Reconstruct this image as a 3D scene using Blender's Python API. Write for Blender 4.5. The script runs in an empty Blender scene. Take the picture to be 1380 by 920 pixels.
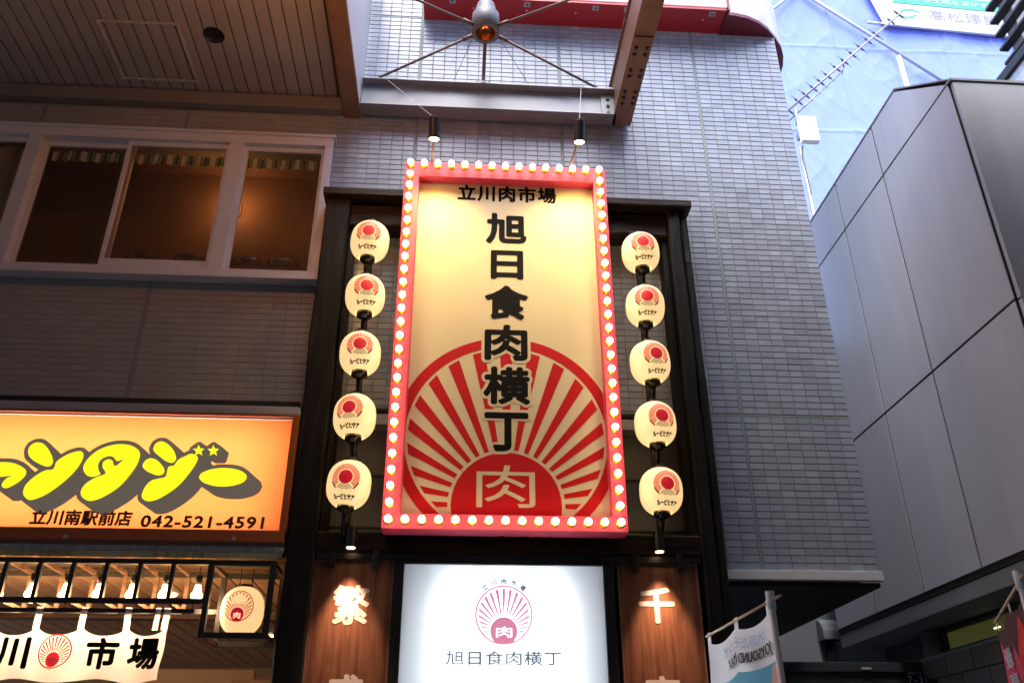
import bpy, bmesh, math, random
from mathutils import Vector, Matrix
random.seed(7)
S = bpy.context.scene
COL = S.collection
R = math.radians
PI = math.pi

# ------------------------------------------------------------------ camera, sky, sun, exposure
cd = bpy.data.cameras.new('camera'); cam = bpy.data.objects.new('camera', cd); COL.objects.link(cam)
PITCH, YAW, ROLL = 0.48224, 0.06849, 0.00396
right = Vector((math.cos(YAW), -math.sin(YAW), 0))
fwd = Vector((math.sin(YAW)*math.cos(PITCH), math.cos(YAW)*math.cos(PITCH), math.sin(PITCH)))
down = fwd.cross(right)
r2 = math.cos(ROLL)*right + math.sin(ROLL)*down
d2 = -math.sin(ROLL)*right + math.cos(ROLL)*down
cam.matrix_world = Matrix(((r2.x, -d2.x, -fwd.x, 0), (r2.y, -d2.y, -fwd.y, -6.0), (r2.z, -d2.z, -fwd.z, 1.6), (0, 0, 0, 1)))
cd.sensor_width = 36; cd.lens = 1172.3/1380*36; cd.clip_start = .05; cd.clip_end = 2000
S.camera = cam

W = bpy.data.worlds.new('World'); S.world = W; W.use_nodes = True
nt = W.node_tree
sky = nt.nodes.new('ShaderNodeTexSky'); sky.sky_type = 'NISHITA'; sky.sun_disc = False
SUN_EL, SUN_ROT = R(64), R(192)
sky.sun_elevation = SUN_EL; sky.sun_rotation = SUN_ROT
sky.air_density = 1.0; sky.dust_density = 2.0; sky.ozone_density = 1.5
bg = nt.nodes['Background']; bg.inputs[1].default_value = 0.15
nt.links.new(sky.outputs[0], bg.inputs[0])
sd = bpy.data.lights.new('sun', 'SUN'); sd.energy = .75; sd.angle = R(40); sd.color = (1, .97, .94)
sun = bpy.data.objects.new('sun', sd); COL.objects.link(sun)
sdir = Vector((math.sin(SUN_ROT)*math.cos(SUN_EL), math.cos(SUN_ROT)*math.cos(SUN_EL), math.sin(SUN_EL)))
sun.rotation_euler = (-sdir).to_track_quat('-Z', 'Y').to_euler()
sun.location = (-3, -12, 20)
S.view_settings.view_transform = 'Standard'; S.view_settings.look = 'None'
S.view_settings.gamma = 1; EXPO = 2.4
EMK = 2**(.7-EXPO)          # lamp strengths are set for exposure .7
S.view_settings.exposure = EXPO
S.cycles.use_denoising = True
S.cycles.max_bounces = 8

# ------------------------------------------------------------------ materials
def lin(c):
    return tuple(((v/255+.055)/1.055)**2.4 if v/255 > .04045 else v/255/12.92 for v in c)
def mat(name, col, rough=.6, metal=0, var=.0, scale=8, bump=0, bscale=60, stretch=(1, 1, 1), emit=None, es=0, spec=.5, rnd=0, dirt=0):
    m = bpy.data.materials.new(name); m.use_nodes = True
    n = m.node_tree; L = n.links; p = n.nodes['Principled BSDF']
    p.inputs['Roughness'].default_value = rough; p.inputs['Metallic'].default_value = metal
    p.inputs['Specular IOR Level'].default_value = spec
    p.inputs['Base Color'].default_value = (*col, 1)
    if var or bump or rnd or dirt:
        tc = n.nodes.new('ShaderNodeTexCoord'); mp = n.nodes.new('ShaderNodeMapping')
        mp.inputs['Scale'].default_value = stretch
        L.new(tc.outputs['Object'], mp.inputs[0])
    cur = None
    def mul(fac_socket, lo, hi, cur):
        r = n.nodes.new('ShaderNodeMapRange'); r.inputs[3].default_value = lo; r.inputs[4].default_value = hi
        L.new(fac_socket, r.inputs[0])
        h = n.nodes.new('ShaderNodeVectorMath'); h.operation = 'SCALE'
        if cur is None: h.inputs[0].default_value = col
        else: L.new(cur, h.inputs[0])
        L.new(r.outputs[0], h.inputs['Scale'])
        return h.outputs[0]
    if var:
        t = n.nodes.new('ShaderNodeTexNoise'); t.inputs['Scale'].default_value = scale; t.inputs['Detail'].default_value = 6
        L.new(mp.outputs[0], t.inputs[0])
        cur = mul(t.outputs[0], 1-var*1.6, 1+var*1.6, cur)
        rr = n.nodes.new('ShaderNodeMapRange'); rr.inputs[3].default_value = max(.02, rough-.15); rr.inputs[4].default_value = min(1, rough+.15)
        L.new(t.outputs[0], rr.inputs[0]); L.new(rr.outputs[0], p.inputs['Roughness'])
    if dirt:
        t = n.nodes.new('ShaderNodeTexNoise'); t.inputs['Scale'].default_value = 1.4; t.inputs['Detail'].default_value = 8; t.inputs['Roughness'].default_value = .7
        mp2 = n.nodes.new('ShaderNodeMapping'); mp2.inputs['Scale'].default_value = (3, 3, .35)
        L.new(tc.outputs['Object'], mp2.inputs[0]); L.new(mp2.outputs[0], t.inputs[0])
        cur = mul(t.outputs[0], 1-dirt*1.5, 1+dirt, cur)
    if rnd:
        oi = n.nodes.new('ShaderNodeObjectInfo'); ge = n.nodes.new('ShaderNodeNewGeometry')
        a = n.nodes.new('ShaderNodeMath'); a.operation = 'ADD'; f = n.nodes.new('ShaderNodeMath'); f.operation = 'FRACT'
        L.new(oi.outputs['Random'], a.inputs[0]); L.new(ge.outputs['Random Per Island'], a.inputs[1]); L.new(a.outputs[0], f.inputs[0])
        cur = mul(f.outputs[0], 1-rnd, 1+rnd, cur)
    if cur is not None: L.new(cur, p.inputs['Base Color'])
    if bump:
        t = n.nodes.new('ShaderNodeTexNoise'); t.inputs['Scale'].default_value = bscale; t.inputs['Detail'].default_value = 5
        L.new(mp.outputs[0], t.inputs[0])
        b = n.nodes.new('ShaderNodeBump'); b.inputs['Strength'].default_value = bump; b.inputs['Distance'].default_value = .01
        L.new(t.outputs[0], b.inputs['Height']); L.new(b.outputs[0], p.inputs['Normal'])
    if emit:
        p.inputs['Emission Color'].default_value = (*emit, 1); p.inputs['Emission Strength'].default_value = es*EMK
    return m
def mat_wood(name, a, b, rough=.6, axis='z', scale=1.0, bump=.4):
    m = bpy.data.materials.new(name); m.use_nodes = True
    n = m.node_tree; L = n.links; p = n.nodes['Principled BSDF']; p.inputs['Roughness'].default_value = rough; p.inputs['Specular IOR Level'].default_value = .2
    tc = n.nodes.new('ShaderNodeTexCoord'); mp = n.nodes.new('ShaderNodeMapping')
    s = {'z': (14, 14, .9), 'x': (.9, 14, 14), 'y': (14, .9, 14)}[axis]
    mp.inputs['Scale'].default_value = tuple(v*scale for v in s)
    L.new(tc.outputs['Object'], mp.inputs[0])
    t = n.nodes.new('ShaderNodeTexNoise'); t.inputs['Scale'].default_value = 2.2; t.inputs['Detail'].default_value = 8; t.inputs['Distortion'].default_value = .6
    L.new(mp.outputs[0], t.inputs[0])
    cr = n.nodes.new('ShaderNodeValToRGB'); cr.color_ramp.elements[0].color = (*a, 1); cr.color_ramp.elements[1].color = (*b, 1)
    cr.color_ramp.elements[0].position = .32; cr.color_ramp.elements[1].position = .7
    L.new(t.outputs[0], cr.inputs[0])
    k = n.nodes.new('ShaderNodeTexVoronoi'); k.inputs['Scale'].default_value = 2.3
    mk = n.nodes.new('ShaderNodeMapping'); mk.inputs['Scale'].default_value = {'z': (1.6, 1.6, .7), 'x': (.7, 1.6, 1.6), 'y': (1.6, .7, 1.6)}[axis]
    L.new(tc.outputs['Object'], mk.inputs[0]); L.new(mk.outputs[0], k.inputs[0])
    kr = n.nodes.new('ShaderNodeMapRange'); kr.inputs[1].default_value = .03; kr.inputs[2].default_value = .14; kr.inputs[3].default_value = .35
    L.new(k.outputs['Distance'], kr.inputs[0])
    sc = n.nodes.new('ShaderNodeVectorMath'); sc.operation = 'SCALE'; L.new(cr.outputs[0], sc.inputs[0]); L.new(kr.outputs[0], sc.inputs['Scale'])
    L.new(sc.outputs[0], p.inputs['Base Color'])
    bp = n.nodes.new('ShaderNodeBump'); bp.inputs['Strength'].default_value = bump; bp.inputs['Distance'].default_value = .008
    L.new(t.outputs[0], bp.inputs['Height']); L.new(bp.outputs[0], p.inputs['Normal'])
    return m
def mat_emit(name, col, s, base=None):
    m = bpy.data.materials.new(name); m.use_nodes = True
    p = m.node_tree.nodes['Principled BSDF']
    p.inputs['Base Color'].default_value = (*(base or col), 1); p.inputs['Roughness'].default_value = .5
    p.inputs['Emission Color'].default_value = (*col, 1); p.inputs['Emission Strength'].default_value = s*EMK
    return m
def mat_translucent(name, col, diff=.25):
    m = bpy.data.materials.new(name); m.use_nodes = True
    n = m.node_tree; L = n.links; out = n.nodes['Material Output']; p = n.nodes['Principled BSDF']
    p.inputs['Base Color'].default_value = (*col, 1); p.inputs['Roughness'].default_value = .25
    t = n.nodes.new('ShaderNodeBsdfTranslucent'); t.inputs[0].default_value = (*col, 1)
    mx = n.nodes.new('ShaderNodeMixShader'); mx.inputs[0].default_value = diff
    L.new(t.outputs[0], mx.inputs[1]); L.new(p.outputs[0], mx.inputs[2]); L.new(mx.outputs[0], out.inputs[0])
    return m
def mat_glass(name, tint=(.6, .6, .6), refl=.12, rough=.05):
    m = bpy.data.materials.new(name); m.use_nodes = True
    n = m.node_tree; L = n.links; out = n.nodes['Material Output']
    t = n.nodes.new('ShaderNodeBsdfTransparent'); t.inputs[0].default_value = (*tint, 1)
    g = n.nodes.new('ShaderNodeBsdfGlossy'); g.inputs['Roughness'].default_value = rough
    f = n.nodes.new('ShaderNodeLayerWeight'); f.inputs['Blend'].default_value = .5
    q = n.nodes.new('ShaderNodeMath'); q.operation = 'POWER'; q.inputs[1].default_value = 5; L.new(f.outputs['Facing'], q.inputs[0])
    a = n.nodes.new('ShaderNodeMath'); a.operation = 'MULTIPLY_ADD'; a.inputs[1].default_value = .9; a.inputs[2].default_value = refl; L.new(q.outputs[0], a.inputs[0])
    mx = n.nodes.new('ShaderNodeMixShader'); L.new(a.outputs[0], mx.inputs[0]); L.new(t.outputs[0], mx.inputs[1]); L.new(g.outputs[0], mx.inputs[2])
    L.new(mx.outputs[0], out.inputs[0])
    return m

M = {}
M['tile'] = mat('tile', (.325, .355, .425), .24, var=.06, scale=3, rnd=.12, dirt=.17)
M['tile_left'] = mat('shaded_tile', (.345, .325, .325), .45, var=.05, scale=3, rnd=.05, dirt=.08)  # same tile as the main wall, with the canopy's shade put into its colour
M['grout_left'] = mat('shaded_grout', (.31, .29, .29), .8, var=.1, scale=20)  # close to the tile tone: joints lost in shade are put into the colour
M['grout'] = mat('grout', (.27, .25, .25), .9, var=.15, scale=20)
M['sealant'] = mat('sealant', (.20, .25, .25), .6, var=.15, scale=9)
M['alu'] = mat('aluminium', (.70, .68, .72), .45, .05, var=.08, scale=6)
M['alu_dull'] = mat('dull_aluminium', (.40, .39, .40), .5, .3, var=.1, scale=5)
M['white_metal'] = mat('white_metal', (.68, .68, .70), .5, var=.05, scale=4)
M['steel'] = mat('weathered_steel', (.22, .115, .066), .55, .1, var=.22, scale=5, dirt=.15)
M['galv'] = mat('galvanised_steel', (.25, .25, .265), .45, .3, var=.15, scale=7)
M['rod'] = mat('rod_steel', (.16, .10, .07), .5, .2, var=.2, scale=15)
M['plank'] = mat('ceiling_plank', (.36, .31, .29), .55, var=.08, scale=3, rnd=.05)
M['canopy_dark'] = mat('canopy_gap', (.03, .025, .025), .9)
M['canopy_trim'] = mat('canopy_trim', (.22, .19, .18), .6, var=.1, scale=6)
M['worn'] = mat('worn_edge', (.48, .44, .40), .7, var=.4, scale=30)
M['char'] = mat_wood('charred_timber', (.004, .0038, .004), (.018, .014, .012), .55, 'z', bump=.8)
M['char_x'] = mat_wood('charred_beam', (.008, .005, .004), (.045, .022, .013), .5, 'x', bump=.8)
M['board'] = mat_wood('board', (.15, .055, .032), (.32, .150, .085), .55, 'z', bump=.3)
M['board_edge'] = mat_wood('board_edge', (.20, .12, .08), (.34, .22, .15), .55, 'z')
M['shed'] = mat('dark_sheet', (.10, .095, .10), .35, .3, var=.35, scale=3, stretch=(30, 30, .8), bump=.2, bscale=4)
M['black'] = mat('black_metal', (.018, .017, .017), .42, .2, var=.2, scale=9)
M['blackp'] = mat('black_plastic', (.012, .012, .012), .3)
M['red'] = mat('red_paint', (.75, .07, .13), .45, var=.05, scale=4)
M['red_dark'] = mat('red_sheet', (.42, .02, .025), .4, var=.08, scale=4)
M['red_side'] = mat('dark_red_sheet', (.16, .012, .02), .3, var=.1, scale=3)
M['gold'] = mat('gold_socket', (.95, .62, .05), .22, .6)
M['bulb'] = mat_emit('marquee_bulb', (1, .78, .46), 8.0)
M['cream'] = mat('cream_panel', (.80, .66, .42), .6, var=.02, scale=2)
M['cream_print'] = mat('cream_print', (.80, .66, .42), .5)
M['red_print'] = mat('red_print', (.62, .010, .016), .6, spec=.15)
M['ink'] = mat('black_print', (.004, .003, .003), .7, spec=.1)
M['paper'] = mat_emit('lantern_paper', (1, .66, .28), .58, base=(.66, .58, .45))
M['lan_red'] = mat_emit('lantern_red', (.75, .01, .03), 0.3, base=(.6, .01, .02))
M['lan_ink'] = mat_emit('lantern_ink', (.05, .02, .02), 0.25, base=(.02, .015, .02))
M['spot_lens'] = mat_emit('spot_lens', (1, .66, .28), 25)
M['box_in'] = mat('lightbox_inside', (.85, .85, .85), .6)
M['orange_face'] = mat_translucent('orange_face', (.95, .54, .28))
M['white_face'] = mat_translucent('white_face', (.88, .90, .93), .15)
M['orange_frame'] = mat('orange_frame', (.42, .10, .025), .35, .2)
M['yellow_letter'] = mat_emit('yellow_letter', (1, .92, .015), 0.62)
M['grey_letter'] = mat_emit('grey_letter', (.14, .115, .09), 0.45, base=(.1, .09, .08))
M['brown_letter'] = mat('brown_letter', (.05, .01, .012), .5)
M['pink_print'] = mat_emit('pink_print', (.92, .34, .52), 0.42, base=(.5, .15, .25))
M['greyblue_print'] = mat_emit('greyblue_print', (.10, .14, .17), 0.36, base=(.08, .09, .1))
M['white_letter'] = mat('white_letter', (.82, .74, .68), .6, var=.05)
M['cloth'] = mat_translucent('white_cloth', (.86, .86, .90), .3)
M['brass'] = mat('polished_brass', (.80, .55, .26), .16, .9, var=.15, scale=6, stretch=(6, 1, 1))
M['bulb_warm'] = mat_emit('filament_bulb', (1, .62, .26), 20)
M['bulb_glass'] = mat_glass('bulb_glass', (.98, .95, .9), .10, .02)
M['wood_ceiling'] = mat_wood('warm_ceiling_plank', (.40, .22, .11), (.56, .34, .18), .5, 'y', .5, bump=.05)
M['wood_frame'] = mat_wood('lattice_wood', (.05, .03, .02), (.16, .09, .05), .5, 'x')
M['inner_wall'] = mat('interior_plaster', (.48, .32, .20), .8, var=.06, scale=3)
M['panel'] = mat('grey_cladding_panel', (.66, .69, .77), .36, .15, var=.06, scale=1.2, rnd=.05, dirt=.12, bump=.2, bscale=1.7)
M['seam'] = mat('dark_joint', (.018, .017, .018), .8)
M['concrete'] = mat('grey_render', (.24, .26, .28), .8, var=.08, scale=4)
M['dark_gate'] = mat('dark_gate', (.05, .052, .06), .5, .2, var=.1, scale=4)
M['block'] = mat('brown_block', (.16, .13, .115), .85, var=.12, scale=9, rnd=.12)
M['plate'] = mat('address_plate', (.012, .03, .045), .4)
M['plate_txt'] = mat('plate_lettering', (.7, .8, .85), .5)
M['tarp'] = mat('blue_tarp', (.225, .285, .93), .8, var=.06, scale=.8, spec=.2)
M['banner'] = mat('white_banner', (.52, .52, .54), .8, spec=.1)
M['green_print'] = mat('green_print', (.10, .36, .27), .8, spec=.1)
M['pale_print'] = mat('pale_lilac_print', (.27, .24, .40), .8, spec=.1)
M['pipe'] = mat('scaffold_pipe', (.42, .42, .46), .4, .5)
M['white_box'] = mat('white_plastic', (.80, .81, .84), .4)
M['antenna'] = mat('antenna_metal', (.36, .32, .32), .45, .5)
M['ant_dark'] = mat('antenna_dark', (.06, .05, .06), .5)
M['louver'] = mat('dark_louver', (.03, .028, .03), .5, .2)
M['pinkcol'] = mat('pale_column', (.50, .44, .46), .6, var=.08)
M['whitetile'] = mat('white_tile', (.78, .79, .81), .5, rnd=.04)
M['flag_pink'] = mat('pink_flag', (.62, .05, .15), .8)
M['flag_dark'] = mat('dark_flag_print', (.06, .008, .012), .8)
M['flag_flame'] = mat('red_flag_print', (.62, .02, .02), .8)
M['flag_white'] = mat_translucent('white_flag', (.90, .87, .90), .6)
M['flag_blue'] = mat('blue_flag_print', (.10, .45, .66), .85)
M['flag_lblue'] = mat('pale_blue_lettering', (.25, .48, .74), .8)
M['skin_print'] = mat('skin_print', (.62, .33, .27), .8)
M['bamboo'] = mat('bamboo', (.55, .38, .26), .5)
M['ground'] = mat('asphalt', (.055, .055, .057), .85, var=.2, scale=9)
M['pave'] = mat('pavement', (.16, .15, .145), .8, var=.15, scale=9)
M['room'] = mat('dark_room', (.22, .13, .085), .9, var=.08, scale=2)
M['window_glass'] = mat_glass('window_glass', (.85, .8, .75), .05, .02)
M['green_glass'] = mat('dim_green_glass', (.10, .11, .035), .25, var=.45, scale=1.6, emit=(.20, .20, .05), es=.10)
M['valance'] = None
M['bowl'] = mat_glass('bowl_glass', (.7, .7, .75), .25, .03)
M['leaf'] = mat('leaf', (.06, .10, .03), .6, var=.2, scale=9)
M['pink_lit'] = mat_emit('pink_lit_panel', (1.0, .52, .74), 0.5)
M['pink_lit2'] = mat_emit('pale_lit_panel', (1.0, .66, .82), 0.55)
M['gloss_white'] = mat('gloss_white_sheet', (.70, .64, .70), .12, .1)

# ------------------------------------------------------------------ helpers
class MB:
    def __init__(s): s.v = []; s.f = []
    def add(s, v, f):
        o = len(s.v); s.v += [tuple(q) for q in v]; s.f += [tuple(i+o for i in g) for g in f]; return s
    def box(s, x0, x1, y0, y1, z0, z1):
        v = [(x0,y0,z0),(x1,y0,z0),(x1,y1,z0),(x0,y1,z0),(x0,y0,z1),(x1,y0,z1),(x1,y1,z1),(x0,y1,z1)]
        return s.add(v, [(0,3,2,1),(4,5,6,7),(0,1,5,4),(1,2,6,5),(2,3,7,6),(3,0,4,7)])
    def bbox(s, x0, x1, y0, y1, z0, z1, c):      # box with chamfered front (-y) edge
        v = [(x0,y1,z0),(x1,y1,z0),(x1,y1,z1),(x0,y1,z1),(x0,y0+c,z0),(x1,y0+c,z0),(x1,y0+c,z1),(x0,y0+c,z1),
             (x0+c,y0,z0+c),(x1-c,y0,z0+c),(x1-c,y0,z1-c),(x0+c,y0,z1-c)]
        return s.add(v, [(8,9,10,11),(4,5,9,8),(5,6,10,9),(6,7,11,10),(7,4,8,11),(0,1,5,4),(1,2,6,5),(2,3,7,6),(3,0,4,7)])
    def tube(s, p, q, r, n=10, r1=None, cap=True):
        p, q = Vector(p), Vector(q); d = (q-p).normalized(); r1 = r if r1 is None else r1
        a = d.orthogonal().normalized(); b = d.cross(a)
        v = []
        for c, rr in ((p, r), (q, r1)):
            for i in range(n):
                t = 2*PI*i/n; v.append(c+rr*(math.cos(t)*a+math.sin(t)*b))
        f = [(i, (i+1) % n, n+(i+1) % n, n+i) for i in range(n)]
        if cap: f += [tuple(range(n-1, -1, -1)), tuple(range(n, 2*n))]
        return s.add(v, f)
    def path(s, pts, r, n=8):
        for a, b in zip(pts[:-1], pts[1:]): s.tube(a, b, r, n)
        return s
    def lathe(s, prof, c=(0,0,0), n=24, axis='z'):  # prof: (radius, height)
        v = []; f = []; m = len(prof)
        for r, h in prof:
            for i in range(n):
                t = 2*PI*i/n
                if axis == 'z': v.append((c[0]+r*math.cos(t), c[1]+r*math.sin(t), c[2]+h))
                else: v.append((c[0]+r*math.cos(t), c[1]-h, c[2]+r*math.sin(t)))
        for j in range(m-1):
            for i in range(n): f.append((j*n+i, j*n+(i+1) % n, (j+1)*n+(i+1) % n, (j+1)*n+i))
        return s.add(v, f)
    def poly(s, pts, y):                           # flat sheet facing -y
        return s.add([(x, y, z) for x, z in pts], [tuple(range(len(pts)))])
    def slab(s, pts, y0, y1):                      # polygon in xz extruded in y
        n = len(pts)
        v = [(x, y0, z) for x, z in pts]+[(x, y1, z) for x, z in pts]
        return s.add(v, [tuple(range(n)), tuple(range(2*n-1, n-1, -1))]+[(i, n+i, n+(i+1) % n, (i+1) % n) for i in range(n)])
    def slabx(s, pts, x0, x1):                     # polygon in yz extruded in x
        n = len(pts)
        v = [(x0, y, z) for y, z in pts]+[(x1, y, z) for y, z in pts]
        return s.add(v, [tuple(range(n)), tuple(range(2*n-1, n-1, -1))]+[(i, n+i, n+(i+1) % n, (i+1) % n) for i in range(n)])
    def grid(s, fn, nu, nv):
        v = [fn(i/nu, j/nv) for j in range(nv+1) for i in range(nu+1)]
        return s.add(v, [(j*(nu+1)+i, j*(nu+1)+i+1, (j+1)*(nu+1)+i+1, (j+1)*(nu+1)+i) for j in range(nv) for i in range(nu)])
    def mesh(s, name, m, smooth=False):
        me = bpy.data.meshes.new(name); me.from_pydata(s.v, [], s.f); me.materials.append(m)
        bm = bmesh.new(); bm.from_mesh(me); bmesh.ops.recalc_face_normals(bm, faces=bm.faces); bm.to_mesh(me); bm.free()
        if smooth: me.shade_smooth()
        return me
    def build(s, name, m, parent=None, smooth=False, bevel=0, kind=None):
        if parent is not None:
            w = wloc(parent); s.v = [(x-w.x, y-w.y, z-w.z) for x, y, z in s.v]
        o = bpy.data.objects.new(name, s.mesh(name, m, smooth)); COL.objects.link(o)
        if parent is not None: o.parent = parent
        if bevel:
            b = o.modifiers.new('bevel', 'BEVEL'); b.width = bevel; b.segments = 2; b.limit_method = 'ANGLE'
        if kind: o['kind'] = kind
        return o
def wloc(o):
    w = Vector(o.location); p = o.parent
    while p is not None: w += Vector(p.location); p = p.parent
    return w
def tag(o, label, cat, group=None):
    o['label'] = label; o['category'] = cat
    if group: o['group'] = group
    return o
def thing(name, label, cat, loc=(0, 0, 0), group=None):
    o = bpy.data.objects.new(name, None); o.empty_display_size = .1; COL.objects.link(o); o.location = loc
    return tag(o, label, cat, group)
def link(name, me, loc, parent=None):
    o = bpy.data.objects.new(name, me); COL.objects.link(o)
    if parent is not None: o.parent = parent; o.location = Vector(loc)-wloc(parent)
    else: o.location = loc
    return o
def kids(o): return [c for c in COL.objects if c.parent == o]
def copy_tree(o, loc=None, parent=None):
    c = o.copy(); COL.objects.link(c)
    if parent is not None: c.parent = parent
    if loc is not None: c.location = loc
    for ch in kids(o): copy_tree(ch, None, c)
    return c
def smooth_poly(pts, n=6):                         # closed Catmull-Rom
    out = []; k = len(pts)
    for i in range(k):
        p0, p1, p2, p3 = (Vector(pts[(i+j-1) % k]) for j in range(4))
        for t in range(n):
            u = t/n
            out.append(tuple(.5*((2*p1)+(p2-p0)*u+(2*p0-5*p1+4*p2-p3)*u*u+(3*p1-p0-3*p2+p3)*u**3)))
    return out
_tc = {}
def glyphs(body, offset=0.0, spacing=1.0, res=3):
    """flat triangles of a line of text from Blender's built-in font: (verts 2-D, faces)"""
    key = (body, offset, spacing)
    if key in _tc: return _tc[key]
    c = bpy.data.curves.new('txt', 'FONT'); c.body = body; c.offset = offset; c.space_character = spacing; c.resolution_u = res
    o = bpy.data.objects.new('txt', c); COL.objects.link(o)
    dg = bpy.context.evaluated_depsgraph_get(); me = bpy.data.meshes.new_from_object(o.evaluated_get(dg))
    v = [(q.co.x, q.co.y) for q in me.vertices]; f = [tuple(p.vertices) for p in me.polygons]
    bpy.data.objects.remove(o); bpy.data.curves.remove(c); bpy.data.meshes.remove(me)
    _tc[key] = (v, f); return v, f
EPS = .00004
def fit(body, x0, x1, z0, z1, bold=0.0, spacing=1.0, mirror=False, shear=0.0):
    """text fitted to a rectangle; bold = stroke growth as a share of the height, made of thin shifted layers"""
    v, f = glyphs(body, 0.0, spacing)
    a0, a1 = min(p[0] for p in v), max(p[0] for p in v); b0, b1 = min(p[1] for p in v), max(p[1] for p in v)
    r = bold*(z1-z0); n = 0 if bold == 0 else (8 if bold < .05 else 14)
    sh = [(0, 0)]+[(r*math.cos(2*PI*i/n), r*math.sin(2*PI*i/n)) for i in range(n)]
    x0 += r; x1 -= r; z0 += r; z1 -= r
    out = []; fo = []
    for k, (dx, dz) in enumerate(sh):
        o = len(out)
        for a, b in v:
            p = (a-a0)/(a1-a0); t = (b-b0)/(b1-b0)
            if mirror: p = 1-p
            out.append((x0+p*(x1-x0)+shear*t*(z1-z0)+dx, z0+t*(z1-z0)+dz, k))
        fo += [tuple(i+o for i in g_) for g_ in f]
    return out, fo
def text(mb, body, x0, x1, z0, z1, y, bold=0.0, spacing=1.0, shear=0.0):
    v, f = fit(body, x0, x1, z0, z1, bold, spacing, shear=shear)
    return mb.add([(a, y-k*EPS, b) for a, b, k in v], f)
def circle(cx, cz, r, n=48, a0=0, a1=2*PI):
    return [(cx+r*math.cos(a0+(a1-a0)*i/n), cz+r*math.sin(a0+(a1-a0)*i/n)) for i in range(n)]
def clip_poly(poly, inside, inter):
    out = []
    for i in range(len(poly)):
        a, b = poly[i-1], poly[i]
        ia, ib = inside(a), inside(b)
        if ia != ib: out.append(inter(a, b))
        if ib: out.append(b)
    return out
def clip_half(poly, nx, nz, d):                    # keep nx*x+nz*z <= d
    g = lambda p: nx*p[0]+nz*p[1]-d
    def it(a, b):
        t = g(a)/(g(a)-g(b)); return (a[0]+t*(b[0]-a[0]), a[1]+t*(b[1]-a[1]))
    return clip_poly(poly, lambda p: g(p) <= 0, it)
def sunburst(cx, cz, Ro, Ri, dz, rd, gap, xmin=None, xmax=None, zmin=None, step=10, w=2.3):
    """ring, tapering rays and low sun of the shop's emblem, as a list of 2-D polygons"""
    polys = []
    n = 72
    for i in range(n):
        a, b = 2*PI*i/n, 2*PI*(i+1)/n
        polys.append([(cx+r*math.cos(t), cz+r*math.sin(t)) for r, t in ((Ri, a), (Ro, a), (Ro, b), (Ri, b))])
    Rr = Ri-gap
    def hit(t):                                    # distance from dome centre to the ray circle
        ux, uz = math.sin(t), math.cos(t); oz = dz-cz
        bq = uz*oz; cq = oz*oz-Rr*Rr
        return -bq+math.sqrt(max(0, bq*bq-cq))
    for k in range(-9, 10):
        a, b = R(k*step-w), R(k*step+w)
        r0 = rd+gap*1.1
        if min(hit(a), hit(b)) <= r0+.01*Ro: continue
        polys.append([(cx+r0*math.sin(a), dz+r0*math.cos(a)), (cx+hit(a)*math.sin(a), dz+hit(a)*math.cos(a)),
                      (cx+hit(b)*math.sin(b), dz+hit(b)*math.cos(b)), (cx+r0*math.sin(b), dz+r0*math.cos(b))])
    dome = [(cx+rd*math.cos(t), dz+rd*math.sin(t)) for t in [2*PI*i/40 for i in range(40)]]
    # the sun is cut by the ring
    Rk = Ri+.5*(Ro-Ri)
    dome = [p if math.hypot(p[0]-cx, p[1]-cz) < Rk else (cx+(p[0]-cx)*Rk/math.hypot(p[0]-cx, p[1]-cz), cz+(p[1]-cz)*Rk/math.hypot(p[0]-cx, p[1]-cz)) for p in dome]
    polys.append(dome)
    out = []
    for p in polys:
        if xmin is not None: p = clip_half(p, -1, 0, -xmin)
        if p and xmax is not None: p = clip_half(p, 1, 0, xmax)
        if p and zmin is not None: p = clip_half(p, 0, -1, -zmin)
        if len(p) >= 3: out.append(p)
    return out

# ------------------------------------------------------------------ setting
g = MB().box(-400, 400, -400, 400, -.3, -.12).build('ground', M['ground']); g['kind'] = 'structure'
g = MB().box(-30, 30, -9.5, 30, -.118, 0).build('pavement', M['pave']); g['kind'] = 'structure'

# ------------------------------------------------------------------ tiled building
bld = thing('tiled_building', 'grey tiled building with green sealant joints behind the sign tower', 'building', (0, 0, 0))
# carcass: grout face at y=0, tiles proud of it
MB().box(-1.13, 3.0, 0, 2.98, 4.17, 9.0).box(1.80, 3.0, 0, 2.98, 2.995, 4.17).build('wall', M['grout'], bld)
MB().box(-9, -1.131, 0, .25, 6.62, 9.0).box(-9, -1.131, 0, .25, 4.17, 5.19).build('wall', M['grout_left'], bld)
MB().box(-1.16, 1.80, .10, .30, 2.9, 4.17).build('wall', M['shed'], bld)
MB().box(1.80, 3.0, 0.02, 2.99, 2.895, 2.925).build('soffit', M['seam'], bld)
MB().box(1.80, 3.012, -.03, .02, 2.93, 2.995).build('drip_edge', M['white_metal'], bld, bevel=.003)
joints_v = [(2.16, 2.995, 9.0), (.865, 4.17, 9.0), (-.43, 4.17, 9.0)]
tile_list = []
def bay(x0, x1, z0, z1, px=.105, pz=.0537):
    nx = max(1, round((x1-x0)/px)); nz = max(1, round((z1-z0)/pz)); a = (x1-x0)/nx; b = (z1-z0)/nz
    for j in range(nz):
        for i in range(nx):
            tile_list.append((x0+(i+.5)*a, z0+(j+.5)*b, a-.0062, b-.0062))
JW = .011
zt = [(2.998, 4.155), (4.178, 8.205), (8.228, 8.98)]
for z0, z1 in zt:
    if z0 < 4:
        bay(1.80, 2.16-JW, z0, z1); bay(2.16+JW, 3.0, z0, z1)
    else:
        bay(-1.13, -.43-JW, z0, z1); bay(-.43+JW, .865-JW, z0, z1); bay(.865+JW, 2.16-JW, z0, z1); bay(2.16+JW, 3.0, z0, z1)
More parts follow.
